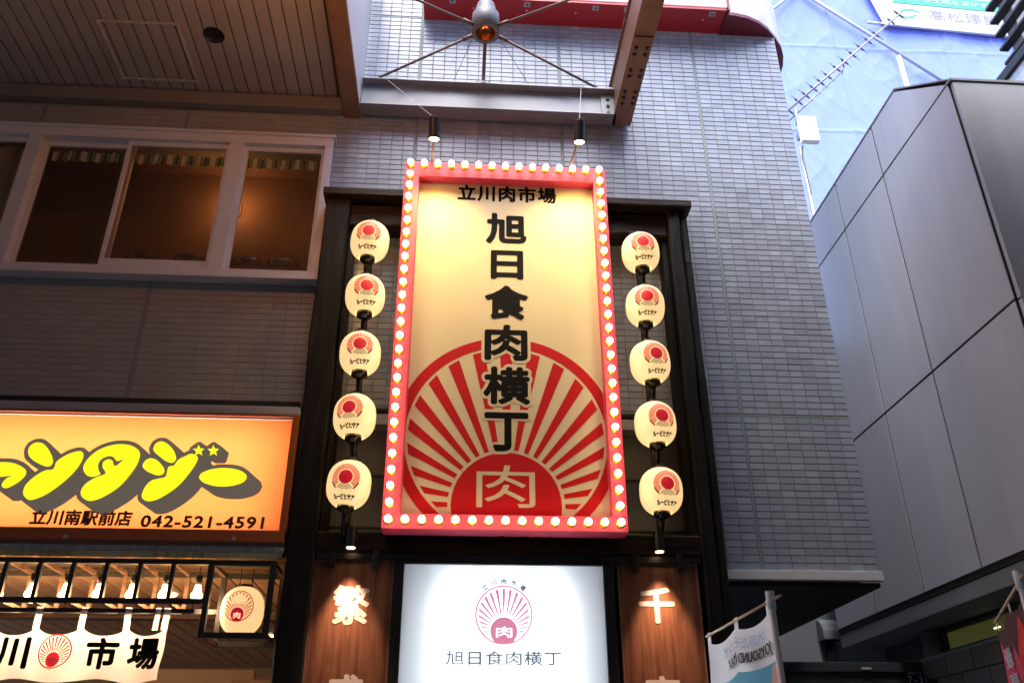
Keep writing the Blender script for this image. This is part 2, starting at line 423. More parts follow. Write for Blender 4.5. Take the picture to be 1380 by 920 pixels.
for x0, x1 in ((-4.9, -3.64), (-3.63, -2.43), (-2.41, -1.135)):
    bay(x0+.008, x1-.008, 4.19, 5.185); bay(x0+.008, x1-.008, 6.64, 6.93)
tb = MB().bbox(-.5, .5, -.008, .0, -.5, .5, .004)
# separate tiles: the ones that show largest (lower right), rest joined
def vis(t):
    return t[0] > 1.9 and t[1] < 4.7
near = sorted([t for t in tile_list if vis(t)], key=lambda t: t[1])[:300]
ns = set(near)
tile_mesh = {}
for t in near:
    k = (round(t[2], 4), round(t[3], 4))
    if k not in tile_mesh:
        tile_mesh[k] = MB().bbox(-t[2]/2, t[2]/2, -.005, 0, -t[3]/2, t[3]/2, .002).mesh('tile', M['tile'])
    o = link('tile', tile_mesh[k], (t[0], 0, t[1]), bld)
    o.rotation_euler = (random.gauss(0, .004), 0, random.gauss(0, .003))
rest = MB(); left = MB()
for t in tile_list:
    if t in ns: continue
    e = random.gauss(0, .0006)
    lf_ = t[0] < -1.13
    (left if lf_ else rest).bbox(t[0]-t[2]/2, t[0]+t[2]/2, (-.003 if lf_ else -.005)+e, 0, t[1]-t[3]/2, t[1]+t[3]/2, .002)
rest.build('tile_field', M['tile'], bld, kind='stuff')
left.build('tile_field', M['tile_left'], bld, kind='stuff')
for x, z0, z1 in joints_v:
    MB().box(x-JW+.001, x+JW-.001, -.004, 0, z0, z1).build('sealant_joint', M['sealant'], bld)
for x in (-3.635, -2.42):
    MB().box(x-.014, x+.014, -.004, 0, 4.18, 5.19).build('sealant_joint', M['sealant'], bld)
    MB().box(x-.014, x+.014, -.004, 0, 6.63, 6.95).build('sealant_joint', M['sealant'], bld)
MB().box(-1.13, 3.0, -.0035, 0, 4.157, 4.176).build('sealant_joint', M['sealant'], bld)
MB().box(-1.13, 3.0, -.0035, 0, 8.207, 8.226).build('sealant_joint', M['sealant'], bld)
MB().box(-6, -1.16, -.06, .05, 4.03, 4.13).build('flashing', M['alu_dull'], bld, bevel=.004)
MB().box(-1.13, 1.79, -.03, .1, 4.02, 4.10).build('flashing', M['alu_dull'], bld, bevel=.004)
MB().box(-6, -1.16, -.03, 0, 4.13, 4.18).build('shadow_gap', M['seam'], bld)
for z in (3.28, 3.66):
    MB().box(-1.12, 1.79, .085, .10, z, z+.012).build('sheet_lap', M['black'], bld)
# upstairs window
win = MB()
win.box(-5.5, -1.13, -.07, .02, 6.555, 6.64).box(-5.5, -1.13, -.07, .02, 5.225, 5.29)
win.build('window_frame', M['alu'], bld, bevel=.003)
MB().box(-5.5, -1.10, -.11, .0, 5.19, 5.222).build('window_sill', M['alu'], bld, bevel=.003)
MB().box(-5.5, -1.11, -.09, .0, 6.64, 6.665).build('window_head', M['alu'], bld, bevel=.003)
for a, b in ((-3.655, -3.545), (-1.995, -1.875), (-1.195, -1.13)):
    MB().box(a, b, -.068, .02, 5.29, 6.555).build('mullion', M['alu'], bld, bevel=.003)
MB().box(-1.20, -1.135, .06, .1, 5.2, 6.6).build('mullion', M['alu'], bld)
def sash(x0, x1, y, zb=.06):
    f = MB(); z0, z1, w = 5.29, 6.555, .032
    f.box(x0, x1, y, y+.03, z0, z0+zb).box(x0, x1, y, y+.03, z1-.045, z1).box(x0, x0+w, y, y+.03, z0+zb, z1-.045).box(x1-w, x1, y, y+.03, z0+zb, z1-.045)
    o = f.build('sash', M['alu'], bld, bevel=.002)
    MB().box(x0+w, x1-w, y+.012, y+.018, z0+zb, z1-.045).build('pane', M['window_glass'], o)
sash(-3.545, -2.80, .015, .05); sash(-2.85, -1.995, -.03, .085); sash(-1.875, -1.195, -.02, .03); sash(-5.2, -3.655, -.02, .05)
# the room behind the window
rm = MB()
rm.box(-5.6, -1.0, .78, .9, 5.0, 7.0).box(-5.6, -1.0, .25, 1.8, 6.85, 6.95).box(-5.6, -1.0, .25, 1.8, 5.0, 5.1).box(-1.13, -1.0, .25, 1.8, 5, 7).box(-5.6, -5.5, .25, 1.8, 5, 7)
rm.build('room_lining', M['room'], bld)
def mat_plaid():
    m = bpy.data.materials.new('plaid_cloth'); m.use_nodes = True
    n = m.node_tree; L = n.links; p = n.nodes['Principled BSDF']; p.inputs['Roughness'].default_value = .9
    tc = n.nodes.new('ShaderNodeTexCoord'); sx = n.nodes.new('ShaderNodeSeparateXYZ'); L.new(tc.outputs['Object'], sx.inputs[0])
    w = n.nodes.new('ShaderNodeMath'); w.operation = 'PINGPONG'; w.inputs[1].default_value = .06; L.new(sx.outputs[0], w.inputs[0])
    c = n.nodes.new('ShaderNodeValToRGB'); c.color_ramp.interpolation = 'CONSTANT'
    e = c.color_ramp.elements; e[0].color = (.85, .88, .75, 1); e[1].position = .35; e[1].color = (.16, .34, .17, 1)
    q = e.new(.55); q.color = (.35, .42, .33, 1); q = e.new(.8); q.color = (.12, .13, .06, 1)
    d = n.nodes.new('ShaderNodeMath'); d.operation = 'DIVIDE'; d.inputs[1].default_value = .06; L.new(w.outputs[0], d.inputs[0]); L.new(d.outputs[0], c.inputs[0])
    L.new(c.outputs[0], p.inputs['Base Color'])
    return m
M['valance'] = mat_plaid()
for a, b, lab in ((-3.5, -2.02, 'green checked valance hanging across the middle pair of upstairs window sashes'), (-1.86, -1.21, 'short green checked valance in the rightmost upstairs window pane')):
    n = int((b-a)*60)
    v = MB().grid(lambda u, w: (a+(b-a)*u, .075+.012*math.sin(u*(b-a)*70), 6.40+.10*w), n, 1).build('valance', M['valance']); tag(v, lab, 'curtain')
v = MB().grid(lambda u, w: (-5.2+1.5*u, .10+.02*math.sin(u*55), 5.3+1.25*w), 90, 1).build('lace_curtain', M['cloth'])
tag(v, 'pale gathered curtain behind the upstairs window pane at the left edge', 'curtain')
bl = [(-2.60, 'leftmost glass bowl on the upstairs window ledge'), (-2.22, 'glass bowl upstairs just left of the wide mullion'), (-1.76, 'glass bowl upstairs just right of the wide mullion'), (-1.47, 'rightmost glass bowl upstairs beside the timber post')]
for x, lab in bl:
    prof = [(.03, 0), (.09, .02), (.13, .07), (.14, .10), (.13, .10), (.085, .03), (.0, .012)]
    o = MB().lathe(prof, (0, 0, 0), 20).build('glass_bowl', M['bowl'], smooth=True); o.location = (x, .20, 5.402); tag(o, lab, 'bowl', 'glass bowls on the upstairs ledge')
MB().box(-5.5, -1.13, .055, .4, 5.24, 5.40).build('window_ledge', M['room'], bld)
lampT = thing('wall_lamp', 'small warm lamp glowing behind the wide window mullion upstairs', 'lamp', (-2.115, .58, 6.46))
MB().lathe([(.0, .05), (.035, .03), (.045, 0), (.03, -.03), (.0, -.04)], (-2.115, .58, 6.46), 16).build('bulb', mat_emit('room_bulb', (1, .45, .15), 55), lampT, True)
MB().box(-2.16, -2.06, .765, .779, 6.38, 6.55).build('back_plate', M['room'], lampT)
MB().tube((-2.115, .765, 6.46), (-2.115, .63, 6.46), .012).build('bracket', M['black'], lampT)

# ------------------------------------------------------------------ canopy over the left shop
can = thing('arcade_canopy', 'brown plank-lined canopy overhead with white side and access hatch', 'canopy', (-2.5, -.5, 7.1))
ZC = 7.10
px = .112; k = 0
pm = MB().bbox(-.5, .5, 0, 1, -.5, .5, 0)
plank = MB()
plank.add([(-.0525,-9.2,0),(.0525,-9.2,0),(.0525,-.02,0),(-.0525,-.02,0),(-.0485,-9.2,-.012),(.0485,-9.2,-.012),(.0485,-.02,-.012),(-.0485,-.02,-.012)],
          [(4,5,6,7),(0,1,5,4),(2,3,7,6),(1,2,6,5),(3,0,4,7)])
plank_me = plank.mesh('ceiling_plank', M['plank'])
x = -1.125-px/2
while x > -6.2:
    link('ceiling_plank', plank_me, (x, 0, ZC+.012), can); x -= px
MB().box(-6.3, -1.075, -9.3, -.02, ZC+.013, ZC+.10).build('canopy_deck', M['canopy_dark'], can)
MB().box(-6.3, -.93, -9.3, .0, ZC+.101, ZC+.16).build('roof_sheet', M['canopy_trim'], can)
MB().box(-6.3, -1.08, -.10, -.005, 6.95, 7.085).build('wall_trim', M['canopy_trim'], can, bevel=.006)
MB().box(-6.3, -6.2, -9.3, 0, 6.93, 7.1).build('fascia', M['canopy_trim'], can)
MB().box(-6.3, -1.08, -9.4, -9.3, 6.6, 7.4).build('fascia', M['canopy_trim'], can)
MB().box(-1.07, -.925, -9.4, .0, 6.93, 6.97).build('edge_beam', M['steel'], can, bevel=.004)
MB().box(-1.085, -1.065, -9.4, .0, 6.95, 7.10).build('edge_beam', M['steel'], can)
MB().box(-.945, -.925, -9.4, -.085, 6.971, 9.2).build('side_panel', M['white_metal'], can)
hx0, hx1, hy0, hy1 = -2.96, -2.315, -.84, -.19
fr = MB(); w = .02
fr.box(hx0, hx1, hy0, hy0+w, ZC-.008, ZC).box(hx0, hx1, hy1-w, hy1, ZC-.008, ZC).box(hx0, hx0+w, hy0+w, hy1-w, ZC-.008, ZC).box(hx1-w, hx1, hy0+w, hy1-w, ZC-.008, ZC)
fr.build('access_hatch_frame', M['worn'], can)
dl = MB().lathe([(.084, .0), (.084, -.006), (.078, -.008), (.076, -.003), (.0, -.003)], (-2.06, -.735, ZC-.002), 28).build('recessed_downlight', M['blackp'], can, True)

# ------------------------------------------------------------------ steel frame to the right of the canopy
fr = thing('canopy_steel_frame', 'open steel roof frame with H-beams and tie rods above the sign', 'steel frame', (.15, -.6, 6.93))
def hbeam_x(x0, x1, yc, z0, z1, w, t=.012):
    return MB().box(x0, x1, yc-w/2, yc+w/2, z0, z0+t).box(x0, x1, yc-w/2, yc+w/2, z1-t, z1).box(x0, x1, yc-.005, yc+.005, z0+t, z1-t)
hbeam_x(-.92, 1.335, -.13, 6.93, 7.235, .15).build('cross_beam', M['galv'], fr, bevel=.002)
hbeam_x(-.92, 1.335, -2.3, 6.93, 7.235, .15).build('cross_beam', M['galv'], fr, bevel=.002)
b = MB(); xc = 1.395
for ya, yb, e in ((-4.4, -.842, 0), (-.838, -.06, 0)):
    b.box(xc-.085, xc+.085, ya, yb, 6.93, 6.945).box(xc-.085, xc+.085, ya, yb, 7.385, 7.40).box(xc-.006, xc+.006, ya, yb, 6.945, 7.385)
b.box(xc-.08, xc+.08, -.06, -.045, 6.95, 7.38)
b.box(xc-.065, xc-.058, -4.4, -.1, 6.945, 7.385)
b.build('side_beam', M['steel'], fr, bevel=.002)
MB().box(xc-.075, xc+.075, -1.10, -.30, 6.918, 6.929).build('splice_plate', M['steel'], fr, bevel=.002)
bolt = MB().lathe([(0, -.016), (.014, -.016), (.017, -.010), (.017, 0)], (0, 0, 0), 6).mesh('bolt', M['black'])
for y in (-.36, -.43, -.50, -.68, -.75):
    for dx in (-.045, .045): link('bolt', bolt, (xc+dx, y, 6.918), fr)
for y in (-.92, -.99): 
    for dx in (-.045, .045): link('bolt', bolt, (xc+dx, y, 6.918), fr)
boltx = MB().lathe([(0, .0), (.014, .0), (.017, -.004), (.017, -.016)], (0, 0, 0), 6, 'y').mesh('bolt', M['black'])
MB().box(1.21, 1.33, -.150, -.136, 6.95, 7.21).build('end_plate', M['galv'], fr, bevel=.002)
for z in (6.99, 7.07, 7.15): link('bolt', boltx, (1.27, -.162, z), fr)
M['hub'] = mat('hub_paint', (.15, .15, .16), .5, .1, var=.15, scale=20)
hub = Vector((.152, -.63, 7.38))
MB().lathe([(.085, .02), (.085, .0), (.118, 0), (.118, .20), (.112, .21), (.085, .22), (.085, .30), (.075, .335), (.05, .35), (.0, .352)], hub, 28).build('hub_lamp_housing', M['hub'], fr, True)
MB().lathe([(.086, .01), (.08, .05), (.05, .09), (.0, .10)], hub, 28).build('hub_reflector', mat('copper_reflector', (.75, .30, .10), .2, .9), fr, True)
ends = [Vector((-.92, -.10, 7.24)), Vector((1.33, -.10, 7.24)), Vector((-.92, -1.17, 7.40)), Vector((1.33, -1.28, 7.40))]
for e in ends:
    d = (e-hub).normalized(); s = hub+d*.115+Vector((0, 0, .04))
    MB().tube(s, e, .011, 8).tube(s, s+d*.10, .017, 8).tube(e-d*.14, e, .017, 8).build('tie_rod', M['rod'], fr, True)
MB().tube((.152, -.52, 7.40), (.152, -.135, 7.27), .016, 10).build('strut', M['rod'], fr, True)
o = MB().lathe([(0, 0), (.075, 0), (.075, .012), (0, .012)], (.152, -.135, 7.236), 20).build('flange_plate', M['white_metal'], fr)
for dx in (-.05, .05): link('bolt', bolt, (.152+dx, -.175, 7.262), fr)

AR = thing('unseen_arcade_roof', 'unseen flat arcade roof over the street, shaped to shade the wall', 'roof', (6, -6, 7.4))  # added out of view; its edges are placed to darken the lower wall
MB().box(1.5, 3.5, -10.9, -1.55, 7.42, 7.52).build('roof_sheet', M['canopy_trim'], AR)
MB().box(3.51, 40, -10.9, -1.95, 7.42, 7.52).build('roof_sheet', M['canopy_trim'], AR)
MB().box(1.49, 3.5, -1.55, -1.45, 7.2, 7.55).build('fascia', M['canopy_trim'], AR)
MB().box(-40, -6.31, -10.9, -.02, 7.12, 7.2).build('roof_sheet', M['plank'], AR)

MB().box(-.90, 1.48, -10.9, -1.75, 7.42, 7.52).build('roof_sheet', M['canopy_trim'], AR)
AL = thing('arcade_lamp', 'orange arcade lamp hanging under the plank canopy near its edge beam', 'lamp', (-1.3, -2.25, 6.65))
MB().tube((-1.3, -2.25, 7.10), (-1.3, -2.25, 6.80), .012, 8).build('stem', M['black'], AL)
MB().lathe([(.02, .15), (.04, .13), (.045, .09), (.04, .085)], (-1.3, -2.25, 6.66), 24).build('shade', M['galv'], AL, True)
MB().lathe([(.0, .09), (.05, .07), (.06, .0), (.05, -.05), (.0, -.07)], (-1.3, -2.25, 6.66), 18).build('bulb', mat_emit('orange_bulb', (1, .40, .10), 20), AL, True)
ld = bpy.data.lights.new('arcade_lamp_light', 'POINT'); ld.energy = 22*EMK; ld.color = (1, .38, .12); ld.shadow_soft_size = .10
lo = bpy.data.objects.new('arcade_lamp_light', ld); COL.objects.link(lo); lo.location = (-1.3, -2.25, 6.56)

for a_, b_ in (((.07, -.60, 7.44), (-.15, -.08, 7.24)), ((.24, -.60, 7.44), (.62, -.08, 7.24))):
    MB().tube(a_, b_, .0022, 5).build('stay_wire', M['black'], fr)

# ------------------------------------------------------------------ red lit sign box at the top and the curved cladding beside it
rb = thing('red_box_sign', 'red box sign with pink lit face cut off at the top of the photo', 'sign', (1.0, -.15, 8.2))
MB().box(-.42, 2.45, -.29, .0, 8.20, 8.24).build('underside', M['red_dark'], rb, bevel=.004)
MB().box(-.42, 2.45, -.30, -.28, 8.241, 8.33).build('face_frame', M['pink_lit2'], rb)
MB().box(-.42, 2.45, -.285, -.27, 8.331, 9.2).build('lit_face', M['pink_lit'], rb)
MB().box(-.42, 2.45, -.269, 0, 8.241, 9.2).build('case', M['red_dark'], rb)
for i, x in enumerate((-.15, .55, 1.2, 1.50, 2.32)):
    o = MB().box(x-.03, x+.03, -.27, -.215, 8.196, 8.1995).build('access_plate', M['alu_dull'], rb)
    MB().lathe([(0, -.004), (.009, -.004), (.009, 0)], (x, -.243, 8.1955), 10).build('screw', M['black'], o)
for x in (.05, .55, 1.02, 1.66, 2.25):
    MB().lathe([(0, -.004), (.007, -.004), (.007, 0)], (x, -.17, 8.1995), 10).build('screw', M['white_box'], rb)
cv = thing('curved_cladding', 'glossy curved white cladding with dark red underside at roof corner', 'cladding', (2.8, 0, 8.2))
arc = [(2.474, -.25), (2.535, -.247), (2.668, -.222), (2.80, -.167), (2.923, -.085), (3.017, .005), (3.116, .118), (3.175, .225), (3.215, .35), (3.229, .456), (3.232, .8)]
v = [(x, y, 8.19) for x, y in arc]+[(2.474, .8, 8.19)]
n = len(v)
mb = MB(); mb.add(v+[(x, y, 8.23) for x, y, z in v], [tuple(range(n)), tuple(range(2*n-1, n-1, -1))]+[(i, (i+1) % n, n+(i+1) % n, n+i) for i in range(n)])
mb.build('underside', M['red_side'], cv)
mb = MB()
for a, b in zip(arc[:-1], arc[1:]):
    mb.add([(a[0], a[1], 8.231), (b[0], b[1], 8.231), (b[0], b[1], 9.2), (a[0], a[1], 9.2)], [(0, 1, 2, 3)])
mb.build('curved_sheet', M['gloss_white'], cv, True)
MB().box(2.452, 2.472, -.32, -.0, 8.18, 9.2).build('edge_strip', M['red_side'], cv)

# ------------------------------------------------------------------ timber gate that carries the lanterns
tg = thing('timber_gate_frame', 'charred timber gate frame around the tall sign and lanterns', 'timber frame', (.38, -.1, 0))
def timber(x0, x1, y0, y1, z0, z1, axis, name, m):
    o = MB(); n = 14
    rnd = random.Random(x0*7+z0)
    if axis == 'z':
        jit = [(rnd.gauss(0, .004), rnd.gauss(0, .004)) for _ in range(n+1)]
        prof = [(x0, y0+.012), (x0+.012, y0), (x1-.012, y0), (x1, y0+.012), (x1, y1), (x0, y1)]
        v = [(px_+jit[j][0]+rnd.gauss(0, .0015), py_+jit[j][1]+rnd.gauss(0, .0015), z0+(z1-z0)*j/n) for j in range(n+1) for px_, py_ in prof]
    else:
        jit = [(rnd.gauss(0, .003), rnd.gauss(0, .003)) for _ in range(n+1)]
        prof = [(y0+.01, z0), (y0, z0+.01), (y0, z1-.01), (y0+.01, z1), (y1, z1), (y1, z0)]
        v = [(x0+(x1-x0)*j/n, a+jit[j][0], c+jit[j][1]) for j in range(n+1) for a, c in prof]
    f = [(j*6+i, j*6+(i+1) % 6, (j+1)*6+(i+1) % 6, (j+1)*6+i) for j in range(n) for i in range(6)]
    f += [tuple(range(5, -1, -1)), tuple(range(n*6, n*6+6))]
    return o.add(v, f).build(name, m, tg)
timber(-1.10, -.905, -.25, -.02, 0, 5.88, 'z', 'post', M['char'])
pr = timber(1.675, 1.775, -.25, -.02, 0, 5.88, 'z', 'post', M['char'])
timber(1.785, 1.845, -.235, -.02, 0, 5.87, 'z', 'post', M['char'])
MB().box(1.795, 1.825, -.238, -.2, 5.38, 5.50).build('mortise', M['seam'], tg)
timber(-.90, 1.67, -.20, -.02, 5.66, 5.86, 'x', 'header_beam', M['char_x'])
timber(-.90, 1.67, -.24, -.02, 3.03, 3.17, 'x', 'lower_beam', M['char_x'])
MB().box(-1.12, 1.875, -.30, .0, 5.885, 5.95).build('cap_board', M['char_x'], tg, bevel=.005)
MB().box(-.89, 1.66, -.235, -.20, 2.985, 3.025).build('hanging_rail', M['black'], tg)
MB().box(-.90, -.86, -.16, -.02, 3.18, 5.65).build('inner_batten', M['char'], tg)
MB().box(1.63, 1.67, -.16, -.02, 3.18, 5.65).build('inner_batten', M['char'], tg)
MB().box(-.90, 1.67, -.015, .0, 0, 2.98).build('backing_board', M['seam'], tg)

# ------------------------------------------------------------------ the tall marquee sign
SG = thing('marquee_sign', 'tall cream sign in a red frame edged with lit round bulbs', 'sign', (.338, -.35, 3.13))
X0, X1, Z0, Z1 = -.469, 1.142, 3.13, 6.115
IX0, IX1, IZ0, IZ1 = -.352, 1.04, 3.232, 5.972
f = MB()
f.box(X0, X1, -.45, -.30, IZ1, Z1).box(X0, X1, -.45, -.30, Z0, IZ0).box(X0, IX0, -.45, -.30, IZ0, IZ1).box(IX1, X1, -.45, -.30, IZ0, IZ1)
f.build('frame', M['red'], SG, bevel=.004)
MB().box(X0+.01, X1-.01, -.299, -.25, Z0+.01, Z1-.01).build('back_case', M['red_side'], SG)
YP = -.372
MB().box(IX0+.001, IX1-.001, YP, -.3005, IZ0+.001, IZ1-.001).build('panel', M['cream'], SG)
sb = MB(); i = 0
for p in sunburst(.345, 3.80, .777, .702, 3.32, .372, .020, IX0+.003, IX1-.003, IZ0+.003):
    sb.slab(p, YP-.0012, YP-.0002)
sb.build('sunburst_print', M['red_print'], SG)
niku = MB(); text(niku, '肉', .143, .538, 3.305, 3.60, YP-.0018, .004); niku.build('lettering', M['cream_print'], SG)
tt = MB(); text(tt, '立川肉市場', -.045, .748, 5.805, 5.965, YP-.0012, .034, 1.12); tt.build('lettering', M['ink'], SG)
kan = [('旭', 5.405, 5.695, .185, .505), ('日', 5.085, 5.345, .225, .475), ('食', 4.735, 5.03, .18, .51), ('肉', 4.395, 4.69, .185, .50), ('横', 4.05, 4.345, .18, .515), ('丁', 3.70, 3.99, .19, .50)]
for ch, za, zb, xa, xb in kan:
    if ch in '肉横丁':
        hb = MB()
        v, fcs = fit(ch, xa-.022, xb+.022, za-.022, zb+.022, .09)
        hb.add([(a, YP-.0014-k_*EPS, b) for a, b, k_ in v], fcs); hb.build('letter_outline', M['cream_print'], SG)
    k = MB(); text(k, ch, xa, xb, za, zb, YP-.0024, .038); k.build('lettering', M['ink'], SG)
# marquee bulbs
bp_ = [(.0245*math.sin(PI*i/9), .037-.0245*math.cos(PI*i/9)) for i in range(10)]
bs = MB().lathe([(r, h) for r, h in bp_[::-1]], (0, 0, 0), 14, 'y').mesh('bulb', M['bulb'], True)
so = MB().lathe([(.030, 0), (.032, .003), (.030, .008), (.024, .016), (.018, .018)], (0, 0, 0), 16, 'y').mesh('socket', M['gold'], True)
def mbulb(x, z):
    o = link('bulb', bs, (x, -.4545, z), SG)
    c = link('socket', so, (x, -.4505, z), o)
bx0, bx1, bz0, bz1 = -.424, 1.088, 3.186, 6.078
for i in range(15):
    t = i/14; mbulb(bx0+(bx1-bx0)*t, bz1); mbulb(bx0+(bx1-bx0)*t, bz0)
for i in range(1, 26):
    t = i/26
    for x in (bx0, bx1): mbulb(x, bz0+(bz1-bz0)*t)

# spot lamps over the sign
def spot(loc, foot, label, wire):
    L = Vector(loc); T = thing('spot_lamp', label, 'lamp', foot, 'spot lamps above the tall sign')
    ax = Vector((wire[0]*.0, .30, -1)).normalized()
    top = L-ax*.17
    MB().tube(top, L, .042, 18).tube(top-ax*.012, top, .036, 18).build('lamp_body', M['black'], T, bevel=.004)
    MB().tube(L+ax*.0005, L+ax*.004, .036, 18).build('lens', M['spot_lens'], T)
    MB().tube(foot, L-ax*.06+Vector((0, .04, 0)), .009, 8).build('arm', M['rod'], T)
    MB().tube(top, wire, .0018, 5).build('stay_wire', M['alu'], T)
    ld = bpy.data.lights.new('spot_light', 'SPOT'); ld.energy = 60*EMK; ld.color = (1, .70, .22); ld.spot_size = R(105); ld.spot_blend = .9; ld.shadow_soft_size = .035
    lo = bpy.data.objects.new('spot_light', ld); COL.objects.link(lo); lo.location = L+ax*.01
    lo.rotation_euler = Vector((0, .42, -1)).to_track_quat('-Z', 'Y').to_euler()
spot((-.235, -.80, 6.055), (-.262, -.40, 6.116), 'black spot lamp on a rod above the sign, nearer the canopy', (-.71, -.19, 7.24))
spot((.885, -.80, 6.085), (.853, -.40, 6.116), 'black spot lamp on a rod above the sign, nearer the steel beam', (1.03, -.19, 7.24))

# ------------------------------------------------------------------ lanterns
def lantern_r(h, H, Rm):          # radius at height h in [-H, H]
    return Rm*max(0, 1-abs(h/H)**2.6)**.5
def lantern_shade(Rm, H, ribs=22, cut=.90):
    prof = []; n = ribs*2
    for i in range(n+1):
        h = -H*cut+2*H*cut*i/n
        prof.append((lantern_r(h, H, Rm)-(.0026 if i % 2 else 0), h))
    return MB().lathe(prof, (0, 0, 0), 40)
def wrap(poly2, faces, Rm, H, cz, lift):
    out = []
    for q in poly2:
        u, v = q[0], q[1]; h = cz+v; r = lantern_r(h, H, Rm)+lift+(q[2]*EPS if len(q) > 2 else 0); a = u/Rm
        out.append((r*math.sin(a), -r*math.cos(a), h))
    return out, faces
def disc(cx, cz, r, n=24, rings=3):
    v = [(cx, cz)]; f = []
    for k in range(1, rings+1):
        v += [(cx+r*k/rings*math.cos(2*PI*i/n), cz+r*k/rings*math.sin(2*PI*i/n)) for i in range(n)]
    for i in range(n): f.append((0, 1+i, 1+(i+1) % n))
    for k in range(1, rings):
        for i in range(n): f.append((1+(k-1)*n+i, 1+k*n+i, 1+k*n+(i+1) % n, 1+(k-1)*n+(i+1) % n))
    return v, f
LR, LH = .147, .168
def make_lantern(loc):
    T = thing('paper_lantern', '', 'lantern', loc)
    def ob(name, mb, m, p, sm=False):
        o = bpy.data.objects.new(name, mb.mesh(name, m, sm)); COL.objects.link(o); o.parent = p; return o
    sh = ob('paper_shade', lantern_shade(LR, LH), M['paper'], T, True)
    red = MB(); c0 = -.014
    v, f = disc(0, c0+.028, .047); red.add(*wrap(v, f, LR, LH, 0, .0022))
    for k in range(-6, 31):
        a = R(k*10+10)
        if not -.75 < math.sin(a): continue
        w = R(3.3); q = []
        r0, r1 = .054, .096
        for rr in (r0, (r0+r1)/2, r1):
            for aa in (a-w, a+w): q.append((rr*math.cos(aa), c0+.028+rr*math.sin(aa)))
        red.add(*wrap(q, [(0, 1, 3, 2), (2, 3, 5, 4)], LR, LH, 0, .0022))
    ob('sun_print', red, M['lan_red'], sh)
    blk = MB()
    for rr in (.015, .025, .035, .045):
        n = 12
        for i in range(n):
            q = []
            for t in (i, i+1):
                a = R(20+140*t/n)
                for r_ in (rr-.0022, rr+.0022): q.append((r_*1.15*math.cos(a), c0-.062+r_*math.sin(a)))
            blk.add(*wrap(q, [(0, 1, 3, 2)], LR, LH, 0, .0026))
    for s in (-1, 1):
        for i in range(8):
            q = []
            for t in (i, i+1):
                a = R(-52+34*t/8)
                for r_ in (.090, .099): q.append((s*r_*math.cos(a), c0+.028+r_*math.sin(a)))
            blk.add(*wrap(q, [(0, 1, 3, 2)], LR, LH, 0, .003))
    v, f = fit('ルービヒサア', -.086, .086, c0-.116, c0-.082, .07); blk.add(*wrap(v, f, LR, LH, 0, .0026))
    ob('lettering', blk, M['lan_ink'], sh)
    seam = MB()
    for a in (-1.05, -.45, .30, .95):
        q = [(r_*math.sin(a+d), -r_*math.cos(a+d), h) for h in [-LH*.88+LH*1.76*i/20 for i in range(21)] for d in (-.006, .006) for r_ in (lantern_r(h, LH, LR)+.0012,)]
        seam.add(q, [(2*i, 2*i+1, 2*i+3, 2*i+2) for i in range(20)])
    ob('paper_seam', seam, mat_emit('paper_seam', (.75, .5, .3), .45, base=(.5, .45, .4)) if 'seamp' not in M else M['seamp'], sh)
    ob('cap', MB().lathe([(0, .195), (.03, .195), (.032, .172), (.058, .170), (.060, .140), (.052, .138)], (0, 0, 0), 24), M['blackp'], T, True)
    ob('cap', MB().lathe([(.052, -.138), (.058, -.140), (.058, -.172), (.034, -.176), (.030, -.190), (0, -.190)], (0, 0, 0), 24), M['blackp'], T, True)
    st = MB()
    for a in (-.6, .6): st.lathe([(0, .006), (.008, .005), (.010, 0)], (.054*math.sin(a), -.054*math.cos(a), -.156), 8)
    ob('cap_stud', st, M['gold'], T)
    ob('stem', MB().tube((0, 0, -.185), (0, .06, -.30), .022, 12).tube((0, .055, -.295), (0, .13, -.33), .018, 10), M['blackp'], T, True)
    return T
M['seamp'] = mat_emit('paper_seam', (.80, .52, .30), .5, base=(.5, .45, .4))
ords = ['topmost', 'second from the top', 'middle', 'second from the bottom', 'bottom']
LZ = [(5.396, 4.911, 4.428, 3.937, 3.451), (5.379, 4.895, 4.418, 3.932, 3.442)]
proto = None
for side, lx, nm in ((0, -.708, 'between the sign and the canopied shop'), (1, 1.402, 'between the sign and bare tiled wall')):
    for i in range(5):
        loc = (lx, -.35, LZ[side][i])
        if proto is None: proto = T = make_lantern(loc)
        else: T = copy_tree(proto, loc)
        T['label'] = f'{ords[i]} white lantern in the column {nm}'
        T['group'] = 'white paper lanterns beside the tall sign'
        T.rotation_euler = (random.gauss(0, .025), random.gauss(0, .03), random.gauss(0, .09))
for side, lx, nm in ((0, -.708, 'left'), (1, 1.402, 'right')):
    T = thing('lantern_pole', f'black pole carrying the lantern column on the {nm} of the sign', 'pole', (lx, -.21, 3.17), 'poles behind the lanterns')
    MB().tube((lx, -.21, 3.17), (lx, -.21, 5.62), .016, 10).build('pole', M['black'], T)
    o = MB().box(lx-.05, lx+.05, -.25, -.19, 5.6, 5.66).build('bracket', M['black'], T)
